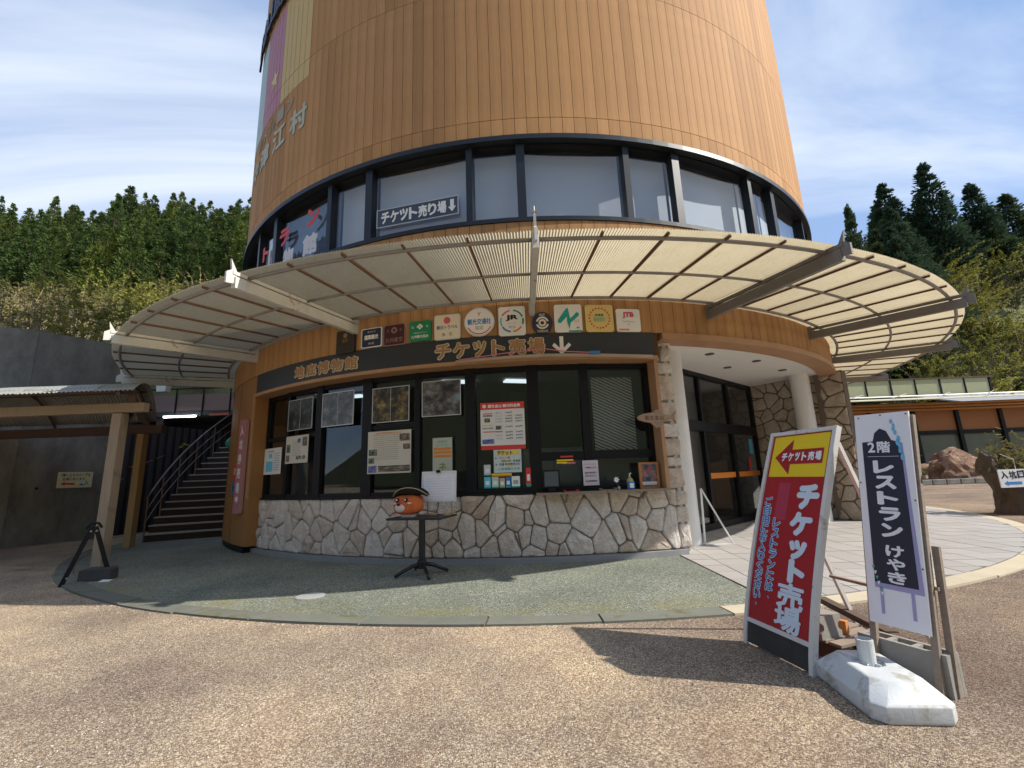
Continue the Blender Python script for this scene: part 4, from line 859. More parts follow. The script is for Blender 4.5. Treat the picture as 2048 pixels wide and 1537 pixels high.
# wooden fish on the pillar
o = thing('fish_sign', 'carved wooden fish sign fixed across the stone pillar', 'sign', on_cyl(11.2, 8.83, 2.10), R(11.2))
FW = M('carved_fish_wood', (.32, .225, .155), .8, var=.3, vscale=8, stretch=(1, 4, 4), bstr=.3)
fo = [(-.33, 0), (-.30, .035), (-.22, .065), (-.08, .085), (.08, .075), (.20, .04), (.26, .03), (.34, .10), (.315, .01), (.33, -.07), (.26, -.02), (.18, -.045), (.05, -.075), (-.08, -.085), (-.22, -.06), (-.31, -.03)]
q = MB(); q.prism(fo, -.03, 0, FW); q.build('body', o, bevel=.006); q = MB(); q.prism([(-.05, .08), (.08, .078), (.06, .13), (-.01, .125)], -.02, -.002, FW); q.build('dorsal_fin', o); q = MB(); q.prism([(-.1, -.082), (.12, -.06), (.09, -.14), (-.02, -.16)], -.02, -.002, FW); q.build('belly_fin', o)
for i, ch in enumerate('鯛生金山'): letter(o, ch, -.17+.085*i, 0, .06, .07, -.032, ink('burnt', (.16, .07, .05)), .02, name='letter')

# ------------------------------------------------------------------ high table with clipboard and orange head
TBX, TBY = -1.33, 6.50
tb = thing('pedestal_table', 'black square pedestal table in front of the stone wall', 'table', (TBX, TBY, 0), R(-14))
TBM = M('black_table', (.016, .016, .018), .38, var=.2)
box('table_top', (0, .02, .765), (.80, .62, .028), TBM, tb, .006); box('pole', (0, 0, .42), (.07, .07, .67), TBM, tb, .006)
for i in range(4):
    a = R(40+90*i); q = MB(); q.tube([(.02*math.cos(a), .02*math.sin(a), .15), (.14*math.cos(a), .14*math.sin(a), .125), (.27*math.cos(a), .27*math.sin(a), .07), (.37*math.cos(a), .37*math.sin(a), .02)], .028, TBM, 8, .75); q.build('foot', tb, smooth=True)
q = MB(); q.lathe([(.06, .09), (.06, .2), (.04, .22)], TBM, 16); q.build('hub', tb)
cb = thing('clipboard', 'white sign-in board with a black clip standing on the black table', 'clipboard', (-1.12, 6.66, .779), R(-6))
box('board', (0, 0, .395), (.52, .012, .44), M('white_board', (.66, .66, .68), .35, bstr=0), cb, .004, Matrix.Rotation(R(-6), 3, 'X')); box('paper', (0.005, -.012, .385), (.46, .002, .38), M('note_paper', (.74, .74, .77), .8, bstr=0), cb, 0, Matrix.Rotation(R(-6), 3, 'X'))
box('clip', (0, -.03, .61), (.06, .03, .04), BLACK, cb, .004)
q = MB(); 
for i in range(9): rect(q, -.19, .22+.036*i, .19, .2225+.036*i, -.0305+.0038*i*1.0, INK['grey'])
q.build('ruled_line', cb)
for x in (-.17, .19):
    q = MB(); q.tube([(x, .03, .0), (x, .0, .18)], .012, M('easel_wood', (.45, .32, .18)), 6); q.box((x, .0, .012), (.10, .05, .022), M('easel_wood', (.45, .32, .18))); q.build('easel_leg', cb)
hd = thing('paper_mache_head', 'orange paper animal head wearing a black hat on the table', 'craft head', (-1.50, 6.42, .779), R(-12))
ORG = M('orange_papier_mache', (.50, .125, .04), .9, var=.45, vscale=22, bstr=.9, bscale=38, spec=.15, dirt=((.55, .24, .10), 12.0, .60)); MUZ = M('pale_muzzle', (.58, .48, .45), .85, var=.15, vscale=20)
bm = bmesh.new(); bmesh.ops.create_icosphere(bm, subdivisions=4, radius=1)
for v in bm.verts:
    c = v.co; k = 1/((abs(c.x)**3.2+abs(c.y)**3.2+abs(c.z)**3.2)**(1/3.2)); c *= k
    v.co = Vector((c.x*.195, c.y*.16, c.z*.135)) + Vector((0, 0, 0.005))*noise.noise(c*4)
me = bpy.data.meshes.new('head'); bm.to_mesh(me); bm.free(); me.materials.append(ORG); me.polygons.foreach_set('use_smooth', [True]*len(me.polygons)); link('head', me, hd, (0, 0, .175))
def blob(name, par, c, d, m, sub=2):
    bm = bmesh.new(); bmesh.ops.create_icosphere(bm, subdivisions=sub, radius=1)
    for v in bm.verts: v.co = Vector((v.co.x*d[0], v.co.y*d[1], v.co.z*d[2]))
    me = bpy.data.meshes.new(name); bm.to_mesh(me); bm.free(); me.materials.append(m); me.polygons.foreach_set('use_smooth', [True]*len(me.polygons)); return link(name, me, par, c)
blob('muzzle', hd, (-.06, -.135, .135), (.085, .05, .06), MUZ, 3); blob('nose', hd, (-.065, -.185, .18), (.03, .018, .016), BLACK)
for x in (-.095, .03):
    e_ = blob('eye', hd, (x, -.150, .235), (.028, .018, .032), BLACK); blob('glint', e_, (-.006, -.016, .006), (.010, .006, .013), INK['white'])
for x in (-.14, .075): blob('cheek_patch', hd, (x, -.152, .195), (.035, .012, .014), MUZ)
box('base_block', (0, 0, .022), (.17, .14, .042), MUZ, hd, .006)
HAT = M('black_felt', (.012, .012, .013), .9)
q = MB(); vs = []; n = 24
for rr, zz_, lift in ((.0, .115, 0), (.10, .10, 0), (.125, .03, 0), (.20, .02, .05), (.225, .03, .085)):
    for k in range(n):
        a = 2*PI*k/n; vs.append((rr*1.12*math.cos(a), rr*.85*math.sin(a), zz_+lift*(abs(math.sin(a))**2)*1.0-.035*(abs(math.cos(a))**4)*(rr > .15)))
q.add(vs, [(i*n+k, i*n+(k+1) % n, (i+1)*n+(k+1) % n, (i+1)*n+k) for i in range(4) for k in range(n)], HAT); ht_ = q.build('hat', hd, (.04, 0, .285), R(8), smooth=True)
q = MB(); q.tube([(.225*1.12*math.cos(a), .225*.85*math.sin(a), .032+.085*abs(math.sin(a))**2-.035*abs(math.cos(a))**4) for a in [PI+PI*i/16 for i in range(17)]], .005, INK['tan'], 5); q.build('hat_braid', ht_)
for x, y in ((-1.19, 6.60), (-.98, 6.50)):
    o = thing('wooden_toy', 'small pale wooden stand with a peg, %s on the black table' % ('beside the orange head' if x < -1.1 else 'at the outer corner'), 'ornament', (x, y, .779)); q = MB(); q.prism([(-.05, 0), (.05, 0), (.03, .022), (-.03, .025)], -.015, .015, M('pale_wood', (.5, .36, .2), .7)); q.build('base', o); q = MB(); q.tube([(0, 0, .02), (.005, 0, .085)], .006, M('pale_wood', (.5, .36, .2), .7), 6); q.build('peg', o)

# drain cover on the terrace
dc = thing('drain_cover', 'small round pale drain cover let into the green terrace', 'drain cover', (-2.44, 5.57, 0)); DCM = M('pale_drain_metal', (.42, .42, .40), .5, metal=.2, var=.2)
q = MB(); q.lathe([(.155, 0), (.155, .008), (.13, .009)], DCM, 32); q.build('cover', dc); arc_ = MB(); arc_.lathe([(.168, 0), (.168, .005), (.157, .005)], PLINTH, 32); arc_.build('rim', dc)
for i in range(-2, 3): box('groove', (.045*i, 0, .0095), (.008, .18-.03*abs(i), .001), PLINTH, dc)

# ------------------------------------------------------------------ red A-frame sign
RED = M('red_sign_face', (.36, .018, .022), .45, var=.1, vscale=3, dirt=((.25, .02, .03), 2.0, .6)); SFR = M('rusty_white_frame', (.62, .60, .56), .5, var=.12, dirt=((.26, .13, .06), 7.0, .60))
rs = thing('a_frame_sign', 'red curved sign stand with yellow arrow panel pointing to the ticket office', 'sign', (1.77, 3.44, GZ), math.atan2(-.62, .125))
# local x runs along the foot line (far to near), y is depth behind the face, the face leans back along an arc
SH = 1.58
def face(u, s_, d=0):
    """u across (-.315..+.315), s_ height along board 0..1, d out of the face"""
    z_ = SH*s_; back = .52*s_**1.25; db = .52*1.25*max(s_, .02)**.25/SH; L = math.hypot(1, db)
    return (u, back-d/L, z_+d*db/L)
def face_strip(b, u0, u1, s0, s1, d0, d1, m, n=12):
    vs = []
    for i in range(n+1):
        s_ = s0+(s1-s0)*i/n
        vs += [face(u0, s_, d0), face(u1, s_, d0), face(u1, s_, d1), face(u0, s_, d1)]
    b.add(vs, [(i*4+k, i*4+(k+1) % 4, (i+1)*4+(k+1) % 4, (i+1)*4+k) for i in range(n) for k in range(4)]+[(3, 2, 1, 0), (n*4, n*4+1, n*4+2, n*4+3)], m)
q = MB(); face_strip(q, -.29, .29, .115, .985, -.008, 0, RED); q.build('red_panel', rs)
q = MB(); face_strip(q, -.262, .268, .775, .975, 0, .0025, INK['yellow'], 5); q.build('yellow_panel', rs)
for u0, u1 in ((-.318, -.285), (.285, .318)): q = MB(); face_strip(q, u0, u1, 0, 1, -.03, .012, SFR, 14); q.build('frame_side', rs)
for s0, s1 in ((.100, .118), (.982, 1.0)): q = MB(); face_strip(q, -.285, .285, s0, s1, -.03, .010, SFR, 2); q.build('frame_rail', rs)
DFT = M('dark_weathered_foot_board', (.05, .045, .04), .9, var=.5, vscale=5, bstr=.4)
q = MB(); face_strip(q, -.285, .285, .01, .098, -.02, 0, DFT, 2); q.build('foot_board', rs)
def face_text(par, ch, u, s_, wu, hs, m, off, d, name='letter', ext=0.0):
    vs, fs, x0, x1, y0, y1 = text_mesh(ch, off, 0.0)
    b = MB(); b.add([face(u+(v.x-(x0+x1)/2)/(x1-x0)*wu, s_+(v.y-(y0+y1)/2)/(y1-y0)*hs, d+v.z*.05) for v in vs], fs, m); return b.build(name, par)
q = MB(); ar = [(-.225, .87), (-.06, .955), (-.06, .905), (.235, .905), (.235, .835), (-.06, .835), (-.06, .785)]
q.add([face(u, s_, .004) for u, s_ in ar], [(0, 1, 6), (1, 2, 5, 6), (2, 3, 4, 5)], RED); q.build('arrow', rs)
for i, ch in enumerate('チケット売場'): face_text(rs, ch, -.125+.064*i, .87, .056 if ch not in 'ット' else .045, .042, INK['white'], .05, .006)
SKYW = ink('pale_blue_white', (.60, .68, .76))
for ch, s_, u, wu, hs in (('チ', .685, .155, .20, .115), ('ケ', .565, .125, .20, .105), ('ッ', .455, .125, .16, .085), ('ト', .365, .135, .15, .10), ('売', .262, .10, .235, .105), ('場', .168, .09, .235, .10)): face_text(rs, ch, u, s_, wu, hs, SKYW, .075 if ch not in '売場' else .034, .004)
BLU = ink('royal_blue', (.02, .16, .42))
for s_txt, u, st, stp in (('レストランには、', -.10, .56, .047), ('ご自由にお入りください。', -.215, .655, .0425)):
    for i, ch in enumerate(s_txt):
        wu, hs = (.074, .040) if ch not in '、。' else (.02, .012)
        a_ = face_text(rs, ch, u, st-stp*i, wu*1.12, hs*1.12, SKYW, .085, .003, 'letter_outline'); face_text(rs, ch, u, st-stp*i, wu*.96, hs*.96, BLU, .02, .005)
q = MB(); face_strip(q, -.135, -.02, .575, .745, 0, .002, ink('patched_red', (.40, .04, .075)), 3); q.build('patched_sticker', rs)
LEGM = SFR
for u in (-.30, .30): q = MB(); q.bar(face(u, .93, -.03), (u*.96, 1.02, .0), .028, .028, LEGM); q.build('rear_leg', rs)
q = MB(); q.bar((-.28, .83, .42), (.28, .83, .42), .03, .02, GREYWOOD); q.build('rear_rail', rs)

# ------------------------------------------------------------------ white restaurant sign
W0, W1, W2, W3 = Vector((2.246, 3.07, .309)), Vector((2.365, 2.80, .306)), Vector((2.543, 2.90, 1.608)), Vector((2.392, 3.17, 1.622))
wx = ((W1-W0)+(W2-W3)).normalized(); wz = ((W3-W0)+(W2-W1)); wz = (wz-wx*wz.dot(wx)).normalized(); wyv = wz.cross(wx); wW = .31; wH = 1.325
ws = thing('standing_sign', 'tall white sign board with black panel naming the upstairs restaurant', 'sign')
ws.matrix_world = Matrix.Translation((W0+W1+W2+W3)/4) @ Matrix((wx, wyv, wz)).transposed().to_4x4()
WSM = M('white_sign_board', (.76, .76, .78), .5, var=.06, dirt=((.42, .40, .38), 3.0, .66))
box('board', (0, 0, 0), (wW, .012, wH), WSM, ws)
BLK = ink('sign_black', (.014, .014, .028)); LIL = ink('sign_lilac', (.33, .31, .52)); y = -.0075
q = MB(); q.prism([(-.10, .46), (.10, .46), (.135, -.45), (-.118, -.45)], y-.0005, y, LIL); q.build('shade_panel', ws, (.008, 0, 0))
q = MB(); q.prism([(-.118, .47), (-.055, .475), (-.042, .53), (-.01, .56), (.025, .54), (.05, .48), (.098, .46), (.118, -.42), (-.108, -.42)], y-.002, y-.001, BLK); q.build('black_panel', ws)
for x in (-.075, .085): q = MB(); rect(q, x-.009, -.60, x+.009, -.45, y-.0005, LIL); q.build('painted_post', ws)
letter(ws, '2', -.065, .435, .042, .07, y-.003, WSM, .03); letter(ws, '階', .005, .435, .075, .076, y-.003, WSM, .03)
q = MB(); rect(q, -.09, .372, .085, .374, y-.003, WSM); q.build('rule_line', ws)
for i, ch in enumerate('レストラン'): letter(ws, ch, -.006+.004*i, .305-.1*i, .118, .086, y-.003, WSM, .055)
for i, ch in enumerate('けやき'): letter(ws, ch, .014, -.22-.078*i, .098, .070, y-.003, WSM, .038)
SPL = ink('painted_blossom_blue', (.14, .45, .68)); GRS = ink('painted_grass', (.08, .34, .25))
rnd = random.Random(3)
for i in range(9):
    x, z_ = .062+.045*i/8+rnd.uniform(-.008, .008), .60-.028*i+rnd.uniform(-.01, .01); q = MB(); n = 8; rr = rnd.uniform(.008, .016)
    q.prism([(x+rr*.7*math.cos(2*PI*k/n), z_+rr*1.5*math.sin(2*PI*k/n)) for k in range(n)], y-.0045, y-.004, SPL); q.build('painted_blossom', ws)
for i in range(7):
    x, z_ = -.115+.045*i/6, -.30-.03*i; q = MB(); rr = .011; n = 7; q.prism([(x+rr*(1 if k % 2 else .5)*math.cos(2*PI*k/n), z_+rr*1.3*(1 if k % 2 else .5)*math.sin(2*PI*k/n)) for k in range(n)], y-.0045, y-.004, GRS if i % 2 else WSM); q.build('painted_leaf', ws)
for x, z_ in ((-.13, .64), (.0, .65), (.14, .645), (-.145, .2), (.145, .1), (.145, -.3)): q = MB(); q.lathe([(.005, 0), (.005, .003)], RUST, 8); o = q.build('screw', ws, (x, -.006, z_)); o.rotation_euler = (PI/2, 0, 0)
for x in (-.15, .152):
    q = MB(); q.bar((x, .03, wH/2-.02), (x*1.02, .03, -wH/2-(.345 if x > 0 else .20)), .034, .034, GREYWOOD, (0, 1, 0)); q.build('back_stake', ws)
q = MB(); q.bar((.185, .08, -.16), (.195, .11, -wH/2-.33), .035, .03, GREYWOOD, (0, 1, 0)); q.build('prop_stake', ws)
for z_ in (.25, -.4): q = MB(); q.bar((-.14, .055, z_), (.19, .055, z_), .03, .02, GREYWOOD); q.build('cross_batten', ws)

# ------------------------------------------------------------------ weights and planks at the sign feet
tk = thing('water_weight', 'dirty white plastic water weight base with a pole socket on the ground', 'weight', (2.03, 2.86, GZ), R(-6)); tk.scale = (1.0, .96, 1.15)
PLW = M('weathered_white_plastic', (.55, .57, .57), .5, var=.15, vscale=4, dirt=((.36, .345, .28), 7.0, .50), bstr=.3)
def ring_pts(a, b_, c, z_): return [(-a, -b_+c, z_), (-a+c, -b_, z_), (a-c, -b_, z_), (a, -b_+c, z_), (a, b_-c, z_), (a-c, b_, z_), (-a+c, b_, z_), (-a, b_-c, z_)]
lv = [ring_pts(.195, .31, .05, .0), ring_pts(.205, .32, .05, .012), ring_pts(.205, .32, .05, .075), ring_pts(.195, .31, .055, .085), ring_pts(.135, .235, .06, .145), ring_pts(.125, .22, .06, .15)]
vs = [p for l in lv for p in l]; fs = [(i*8+k, i*8+(k+1) % 8, (i+1)*8+(k+1) % 8, (i+1)*8+k) for i in range(5) for k in range(8)]+[tuple(range(7, -1, -1))]
# dished top
dish = [(.085*math.cos(R(22.5+45*k-135-45*.5)), .06+.095*math.sin(R(22.5+45*k-135-45*.5)), .146) for k in range(8)]; dish2 = [(.05*math.cos(R(22.5+45*k-157.5)), .06+.05*math.sin(R(22.5+45*k-157.5)), .108) for k in range(8)]
vs += dish+dish2; fs += [(40+k, 40+(k+1) % 8, 48+(k+1) % 8, 48+k) for k in range(8)]+[(48+k, 48+(k+1) % 8, 56+(k+1) % 8, 56+k) for k in range(8)]+[tuple(56+k for k in range(8))]
q = MB(); q.add(vs, fs, PLW); tko = q.build('tank', tk, bevel=.030); tko.modifiers['bevel'].segments = 4; tko.data.polygons.foreach_set('use_smooth', [True]*len(tko.data.polygons))
q = MB(); q.lathe([(.042, .10), (.045, .25), (.034, .25), (.032, .12)], PLW, 20); q.build('pole_socket', tk, (.0, .06, 0), smooth=False)
for i in range(6): a = 2*PI*i/6; box('rib', (.055*math.cos(a), .06+.055*math.sin(a), .125), (.03, .008, .04), PLW, tk, 0, Matrix.Rotation(a, 3, 'Z'))
CBM = M('concrete_block_grey', (.27, .255, .225), .95, var=.2, vscale=12, bstr=.6, bscale=90)
def block(name, label, loc, rz, L=.39, Wd=.12, H=.19):
    o = thing(name, label, 'block', loc, rz)
    xs_ = [-L/2, -L/2+.03, -.075, -.045, .045, .075, L/2-.03, L/2]
    q = MB(); q.box((0, -Wd/2+.0125, H/2), (L, .025, H), CBM); q.box((0, Wd/2-.0125, H/2), (L, .025, H), CBM)
    for x in (-L/2+.016, -.065, .065, L/2-.016): q.box((x, 0, H/2-.001), (.03, Wd-.05, H-.002), CBM)
    q.build('block_body', o); box('core_shade', (0, 0, H*.4), (L-.07, Wd-.052, H*.7), M('block_core_shadow', (.10, .095, .085), .95), o); return o  # dark box imitates the shade inside the hollow cores
block('concrete_block', 'hollow concrete block standing behind the white water weight', (2.36, 3.03, GZ), R(-66), .46, .13, .225)
pk = thing('pallet', 'weathered wooden slats lying between the feet of the two signs', 'pallet', (2.30, 3.55, GZ), R(20))
for i in range(4): box('slat', (0, -.16+.105*i, .115), (.52, .085, .018), GREYWOOD, pk, 0)
for x in (-.2, .2): box('bearer', (x, 0, .05), (.06, .44, .10), TIMBERD, pk, 0)
o = thing('timber_beam', 'dark weathered beam leaning across the pallet under the white sign', 'beam', (2.60, 3.80, .05)); q = MB(); q.bar((.10, .52, .06), (-.06, -.55, .075), .07, .045, TIMBERD); q.build('beam', o)
o = thing('kerb_block', 'grooved pale concrete block beside the foot of the red sign', 'block', (2.13, 3.50, GZ+.124), R(20)); q = MB(); q.prism([(-.10, 0), (.10, 0), (.10, .04), (.07, .06), (.07, .09), (.10, .11), (.10, .15), (-.10, .15), (-.10, .11), (-.07, .09), (-.07, .06), (-.10, .04)], -.10, .10, CBM); q.build('block_body', o)
o = thing('brick', 'small orange brick piece on the pallet', 'brick', (2.29, 3.50, GZ+.124), R(35)); box('brick_body', (0, 0, .045), (.05, .09, .09), M('orange_brick', (.48, .19, .06), .9, var=.2), o, .004)
# folded white frame stand by the column
o = thing('folding_frame', 'white metal triangle frame leaning by the entrance column', 'stand', (3.42, 8.05, 0), R(18)); q = MB(); q.bar((-.22, 0, .95), (.24, -.10, .02), .03, .02, WPAINT); q.build('slanted_bar', o); q = MB(); q.bar((-.22, 0, .95), (-.22, .05, .02), .03, .02, WPAINT); q.build('upright_bar', o); q = MB(); q.bar((-.24, -.0, .015), (.25, -.10, .015), .03, .02, WPAINT); q.build('foot_bar', o)
o = thing('wooden_lectern', 'slatted wooden board leaning against the portico stone wall', 'board', (6.75, 11.0, 0), R(-40))
for i in range(9): box('plank', (0, .0, .30+.135*i), (.80, .03, .128), TRIM, o, .004)
for x in (-.42, .42): box('side_post', (x, .01, .75), (.05, .06, 1.5), TRIM, o)

# ------------------------------------------------------------------ retaining wall, shelter, stair on the left
rw_ = thing('retaining_wall', 'tall stained concrete retaining wall behind the walkway shelter', 'wall', (-13.0, 11.0, 0))
WP = [(-24, 5.2), (-16.5, 8.4), (-12.62, 11.36), (-11.75, 12.9)]
def poly_wall(name, pts, z0, z1, th, m, par, loc):
    for i in range(len(pts)-1):
        A, B = Vector((*pts[i], 0)), Vector((*pts[i+1], 0)); d = (B-A).normalized(); nr = Vector((-d.y, d.x, 0)); q = MB()
        q.add([(*(P_+nr*s_-Vector(loc)).xy, z_) for P_ in (A+d*.004, B-d*.004) for s_ in (0, th) for z_ in (z0, z1)], [(0, 1, 3, 2), (4, 6, 7, 5), (0, 4, 5, 1), (2, 3, 7, 6), (0, 2, 6, 4), (1, 5, 7, 3)], m); q.build(name, par)
poly_wall('wall_slab', WP, -.1, 5.55, .5, CONC, rw_, (-13, 11, 0))
q = MB(); q.tube([(-12.35-.0+13, 11.72-11, 1.40), (-12.39+13, 11.75-11, 1.401)], .03, BLACK, 10); q.build('weep_hole', rw_)
cw = thing('corrugated_screen', 'dark corrugated screen between the retaining wall and the stair', 'screen', (-11.6, 13.0, 0))
DCS = M('dark_corrugated_sheet', (.028, .027, .033), .7, var=.25, vscale=3, stretch=(2, 2, .3))
A, B = Vector((-.15, -.06, 0)), Vector((1.0, 3.4, 0)); q = MB(); n = 60; vs = []
for i in range(n+1):
    P_ = A+(B-A)*i/n; nr = Vector((.95, -.31, 0)); P_ = P_+nr*.03*math.sin(i*PI/2+.4); vs += [(P_.x, P_.y, 0), (P_.x, P_.y, 3.25)]
q.add(vs, [(2*i, 2*i+2, 2*i+3, 2*i+1) for i in range(n)], DCS); q.build('screen_sheet', cw)
# notice on the wall
dw = Vector((WP[3][0]-WP[2][0], WP[3][1]-WP[2][1])).normalized()
o = thing('wall_notice', 'cream notice with red arrow on the concrete retaining wall', 'sign', (-12.03+.012, 12.38-.012, 1.60), math.atan2(dw.y, dw.x))
box('plate', (0, -.012, 0), (.72, .02, .42), M('cream_notice', (.62, .60, .38), .6, bstr=0), o); letter(o, '2階へ上るスロープは', 0, .13, .60, .085, -.024, INK['black'], .02, name='lettering'); letter(o, '左側にあります', -.03, .02, .46, .075, -.024, INK['black'], .02, name='lettering')
q = MB(); q.prism([(-.30, -.10), (-.20, -.05), (-.20, -.075), (.0, -.085), (.0, -.14), (-.20, -.125), (-.20, -.15)], -.026, -.024, INK['red']); q.build('arrow', o); letter(o, '人', .24, -.09, .12, .14, -.024, INK['teal'], .03, name='pictogram'); letter(o, '▲', .14, -.12, .12, .07, -.024, INK['blue'], 0, name='pictogram')
# shelter
sh = thing('walkway_shelter', 'timber walkway shelter with an arched corrugated roof', 'shelter', (-7.0, 7.86, 0))
def post(x, y, h, m, wd=.16): box('post', (x+7, y-7.86, h/2-.02), (wd, wd, h), m, sh, .008)
post(-7.0, 7.86, 2.64, TIMBER, .17); post(-8.88, 10.65, 2.60, M('yellow_timber', (.30, .20, .095), .8, var=.3, vscale=5, stretch=(6, 6, .6)), .16); post(-12.6, 7.86, 2.64, TIMBER, .17)
q = MB(); q.bar((.45, 0, 2.72), (-9.5, 0, 2.72), .12, .16, TIMBER); q.build('front_beam', sh); q = MB(); q.bar((-1.4, 2.79, 2.68), (-9.5, 2.79, 2.68), .12, .2, M('red_brown_beam', (.075, .045, .038), .8, var=.3)); q.build('rear_beam', sh)
q = MB(); q.bar((.2, -.05, 2.87), (-1.9, 2.9, 2.85), .10, .14, TIMBERD); q.build('end_tie', sh); q = MB(); q.bar((.0, .0, 2.35), (-.65, .98, 2.78), .07, .07, TIMBERD); q.build('brace', sh)
GRS2 = M('weathered_roof_sheet', (.26, .265, .24), .5, var=.3, vscale=2.5, dirt=((.12, .11, .06), 1.6, .52), stretch=(.6, 2, 1))
def vault(x0, x1):
    q = MB(); vs = []; nu = int((x1-x0)/.010); nv = 10
    for j in range(nv+1):
        t_ = j/nv; y_ = -.55+3.75*t_; z_ = 2.93+.66*math.sin(PI*(.10+.80*t_))-.66*math.sin(PI*.10)
        for i in range(nu+1):
            x = x0+(x1-x0)*i/nu; vs.append((x-.68*(y_+.55), y_, z_+.009*math.sin(2*PI*(x)/.076)))
    n = nu+1; q.add(vs, [(j*n+i, j*n+i+1, (j+1)*n+i+1, (j+1)*n+i) for j in range(nv) for i in range(n-1)], GRS2); return q.build('roof_sheet', sh, smooth=True)
for i in range(8): o = vault(-.66, .005); o.location = (.64-.655*i*1.0, 0, .004*(i % 2))
for i in range(8, 15): o = vault(-.66, .005); o.location = (.64-.655*i, 0, .004*(i % 2))
for y_ in (-.45, .6, 1.6, 2.6): 
    t_ = (y_+.55)/3.75; z_ = 2.93+.66*math.sin(PI*(.10+.80*t_))-.66*math.sin(PI*.10)-.035
    q = MB(); q.bar((.55-.68*(y_+.55), y_, z_), (-9.2, y_, z_), .045, .04, TIMBERD); q.build('roof_purlin', sh)
for i in range(5):
    x = .4-2.3*i; q = MB(); q.tube([(x-.68*3.75*t_, -.55+3.75*t_, 2.87+.66*math.sin(PI*(.10+.80*t_))-.66*math.sin(PI*.10)) for t_ in [k/8 for k in range(9)]], .03, TIMBERD, 6); q.build('roof_rib', sh)
# curved outdoor stair
st = thing('outdoor_stair', 'dark outdoor stair curving up behind the tower with steel handrails', 'stair', (CX, CY, 0))
STM = M('dark_stair_riser', (.045, .030, .028), .85, var=.3); NOS = M('stair_nosing', (.34, .32, .29), .6, var=.15)
for k in range(17):
    a1 = -67.0-1.65*k; z_ = .185*(k+1)
    q = MB(); q.arc(9.0, 10.65, z_-.185+.003, z_-.03, a1-2.0, a1, STM, 2); s_ = q.build('step', st); q = MB(); q.arc(8.98, 10.66, z_-.03, z_, a1-1.75, a1+.22, NOS, 2); q.build('nosing', s_)
RAILM = M('stair_handrail', (.20, .145, .11), .4, metal=.5, var=.2)
for h_ in (.95, .62, .32):
    q = MB(); q.tube([(10.62*math.sin(R(-66-1.65*k)), -10.62*math.cos(R(-66-1.65*k)), .185*k+h_+.1) for k in range(0, 17)], .022 if h_ > .9 else .014, RAILM, 8); q.build('handrail', st, smooth=True)
for k in range(0, 17, 3):
    a = R(-66.4-1.65*k); q = MB(); q.tube([(10.62*math.sin(a), -10.62*math.cos(a), .185*k), (10.62*math.sin(a), -10.62*math.cos(a), .185*k+1.05)], .016, RAILM, 8); q.build('baluster', st)
# upper walkway and near-black backdrop painted for the shade below it
uw = thing('upper_walkway', 'raised walkway with a pinkish panel balustrade behind the stair', 'walkway', (-11.5, 16.2, 0)); PKB = M('pinkish_panel', (.28, .195, .165), .85, var=.15, vscale=2)
for i in range(9): box('panel', (-4.4+1.0*i, 0, 4.34), (.985, .05, .62), PKB, uw)
for i in range(10): box('rail_post', (-4.9+1.0*i, -.05, 4.36), (.04, .04, 1.0), BLACK, uw)
q = MB(); q.bar((-4.9, -.05, 4.86), (4.1, -.05, 4.86), .04, .04, BLACK); q.build('top_rail', uw); box('deck', (-.4, 1.2, 3.93), (9, 2.5, .16), DARK, uw)
box('shade_wall', (-.5, 2.6, 1.95), (11, .2, 3.95), M('shade_backdrop', (.03, .028, .03), .9), uw)  # near-black colour stands for the deep shade behind the stair
for x in (-4.4, -1.6, 3.2): box('support_post', (x, .2, 1.92), (.16, .16, 3.86), DARK, uw)
o = thing('tube_lamp', 'lit fluorescent tube lamp under the raised walkway', 'lamp', (-12.05, 15.95, 3.80)); box('tube', (0, 0, 0), (1.15, .06, .05), glow('tube_light', (.9, .95, 1), 6), o); box('housing', (0, .0, .04), (1.2, .10, .03), WPAINT, o)
o = thing('red_lamp_sign', 'small reddish sign strip under the walkway beside the tower', 'sign', (-10.6, 15.9, 3.83)); box('plate', (0, 0, 0), (.7, .03, .09), ink('dull_red_strip', (.55, .14, .09)), o); box('hanger', (0, .01, .055), (.5, .02, .03), BLACK, o)
o = thing('speaker_box', 'small white lamp box on a bracket above the shelter end', 'lamp', (-9.6, 12.0, 3.98)); q = MB(); q.prism([(-.12, -.1), (.12, -.1), (.15, .1), (-.15, .1)], -.09, .09, WPAINT); q.build('box', o); q = MB(); q.tube([(0, .05, .1), (0, .3, .35), (0, 1.0, .35)], .02, BLACK, 6); q.build('bracket_arm', o)
q = MB(); o = thing('green_bundle', 'green net bundle on the upper steps by the tower wall', 'bag', (-9.15, 14.6, 2.42)); blob('bundle', o, (0, 0, .22), (.26, .2, .22), M('green_net', (.03, .20, .09), .7, var=.4, vscale=14, bstr=.6)); q.tube([(-.05, 0, .4), (0, 0, .5), (.08, 0, .42)], .02, M('green_net', (.03, .20, .09)), 6); q.build('tie', o)
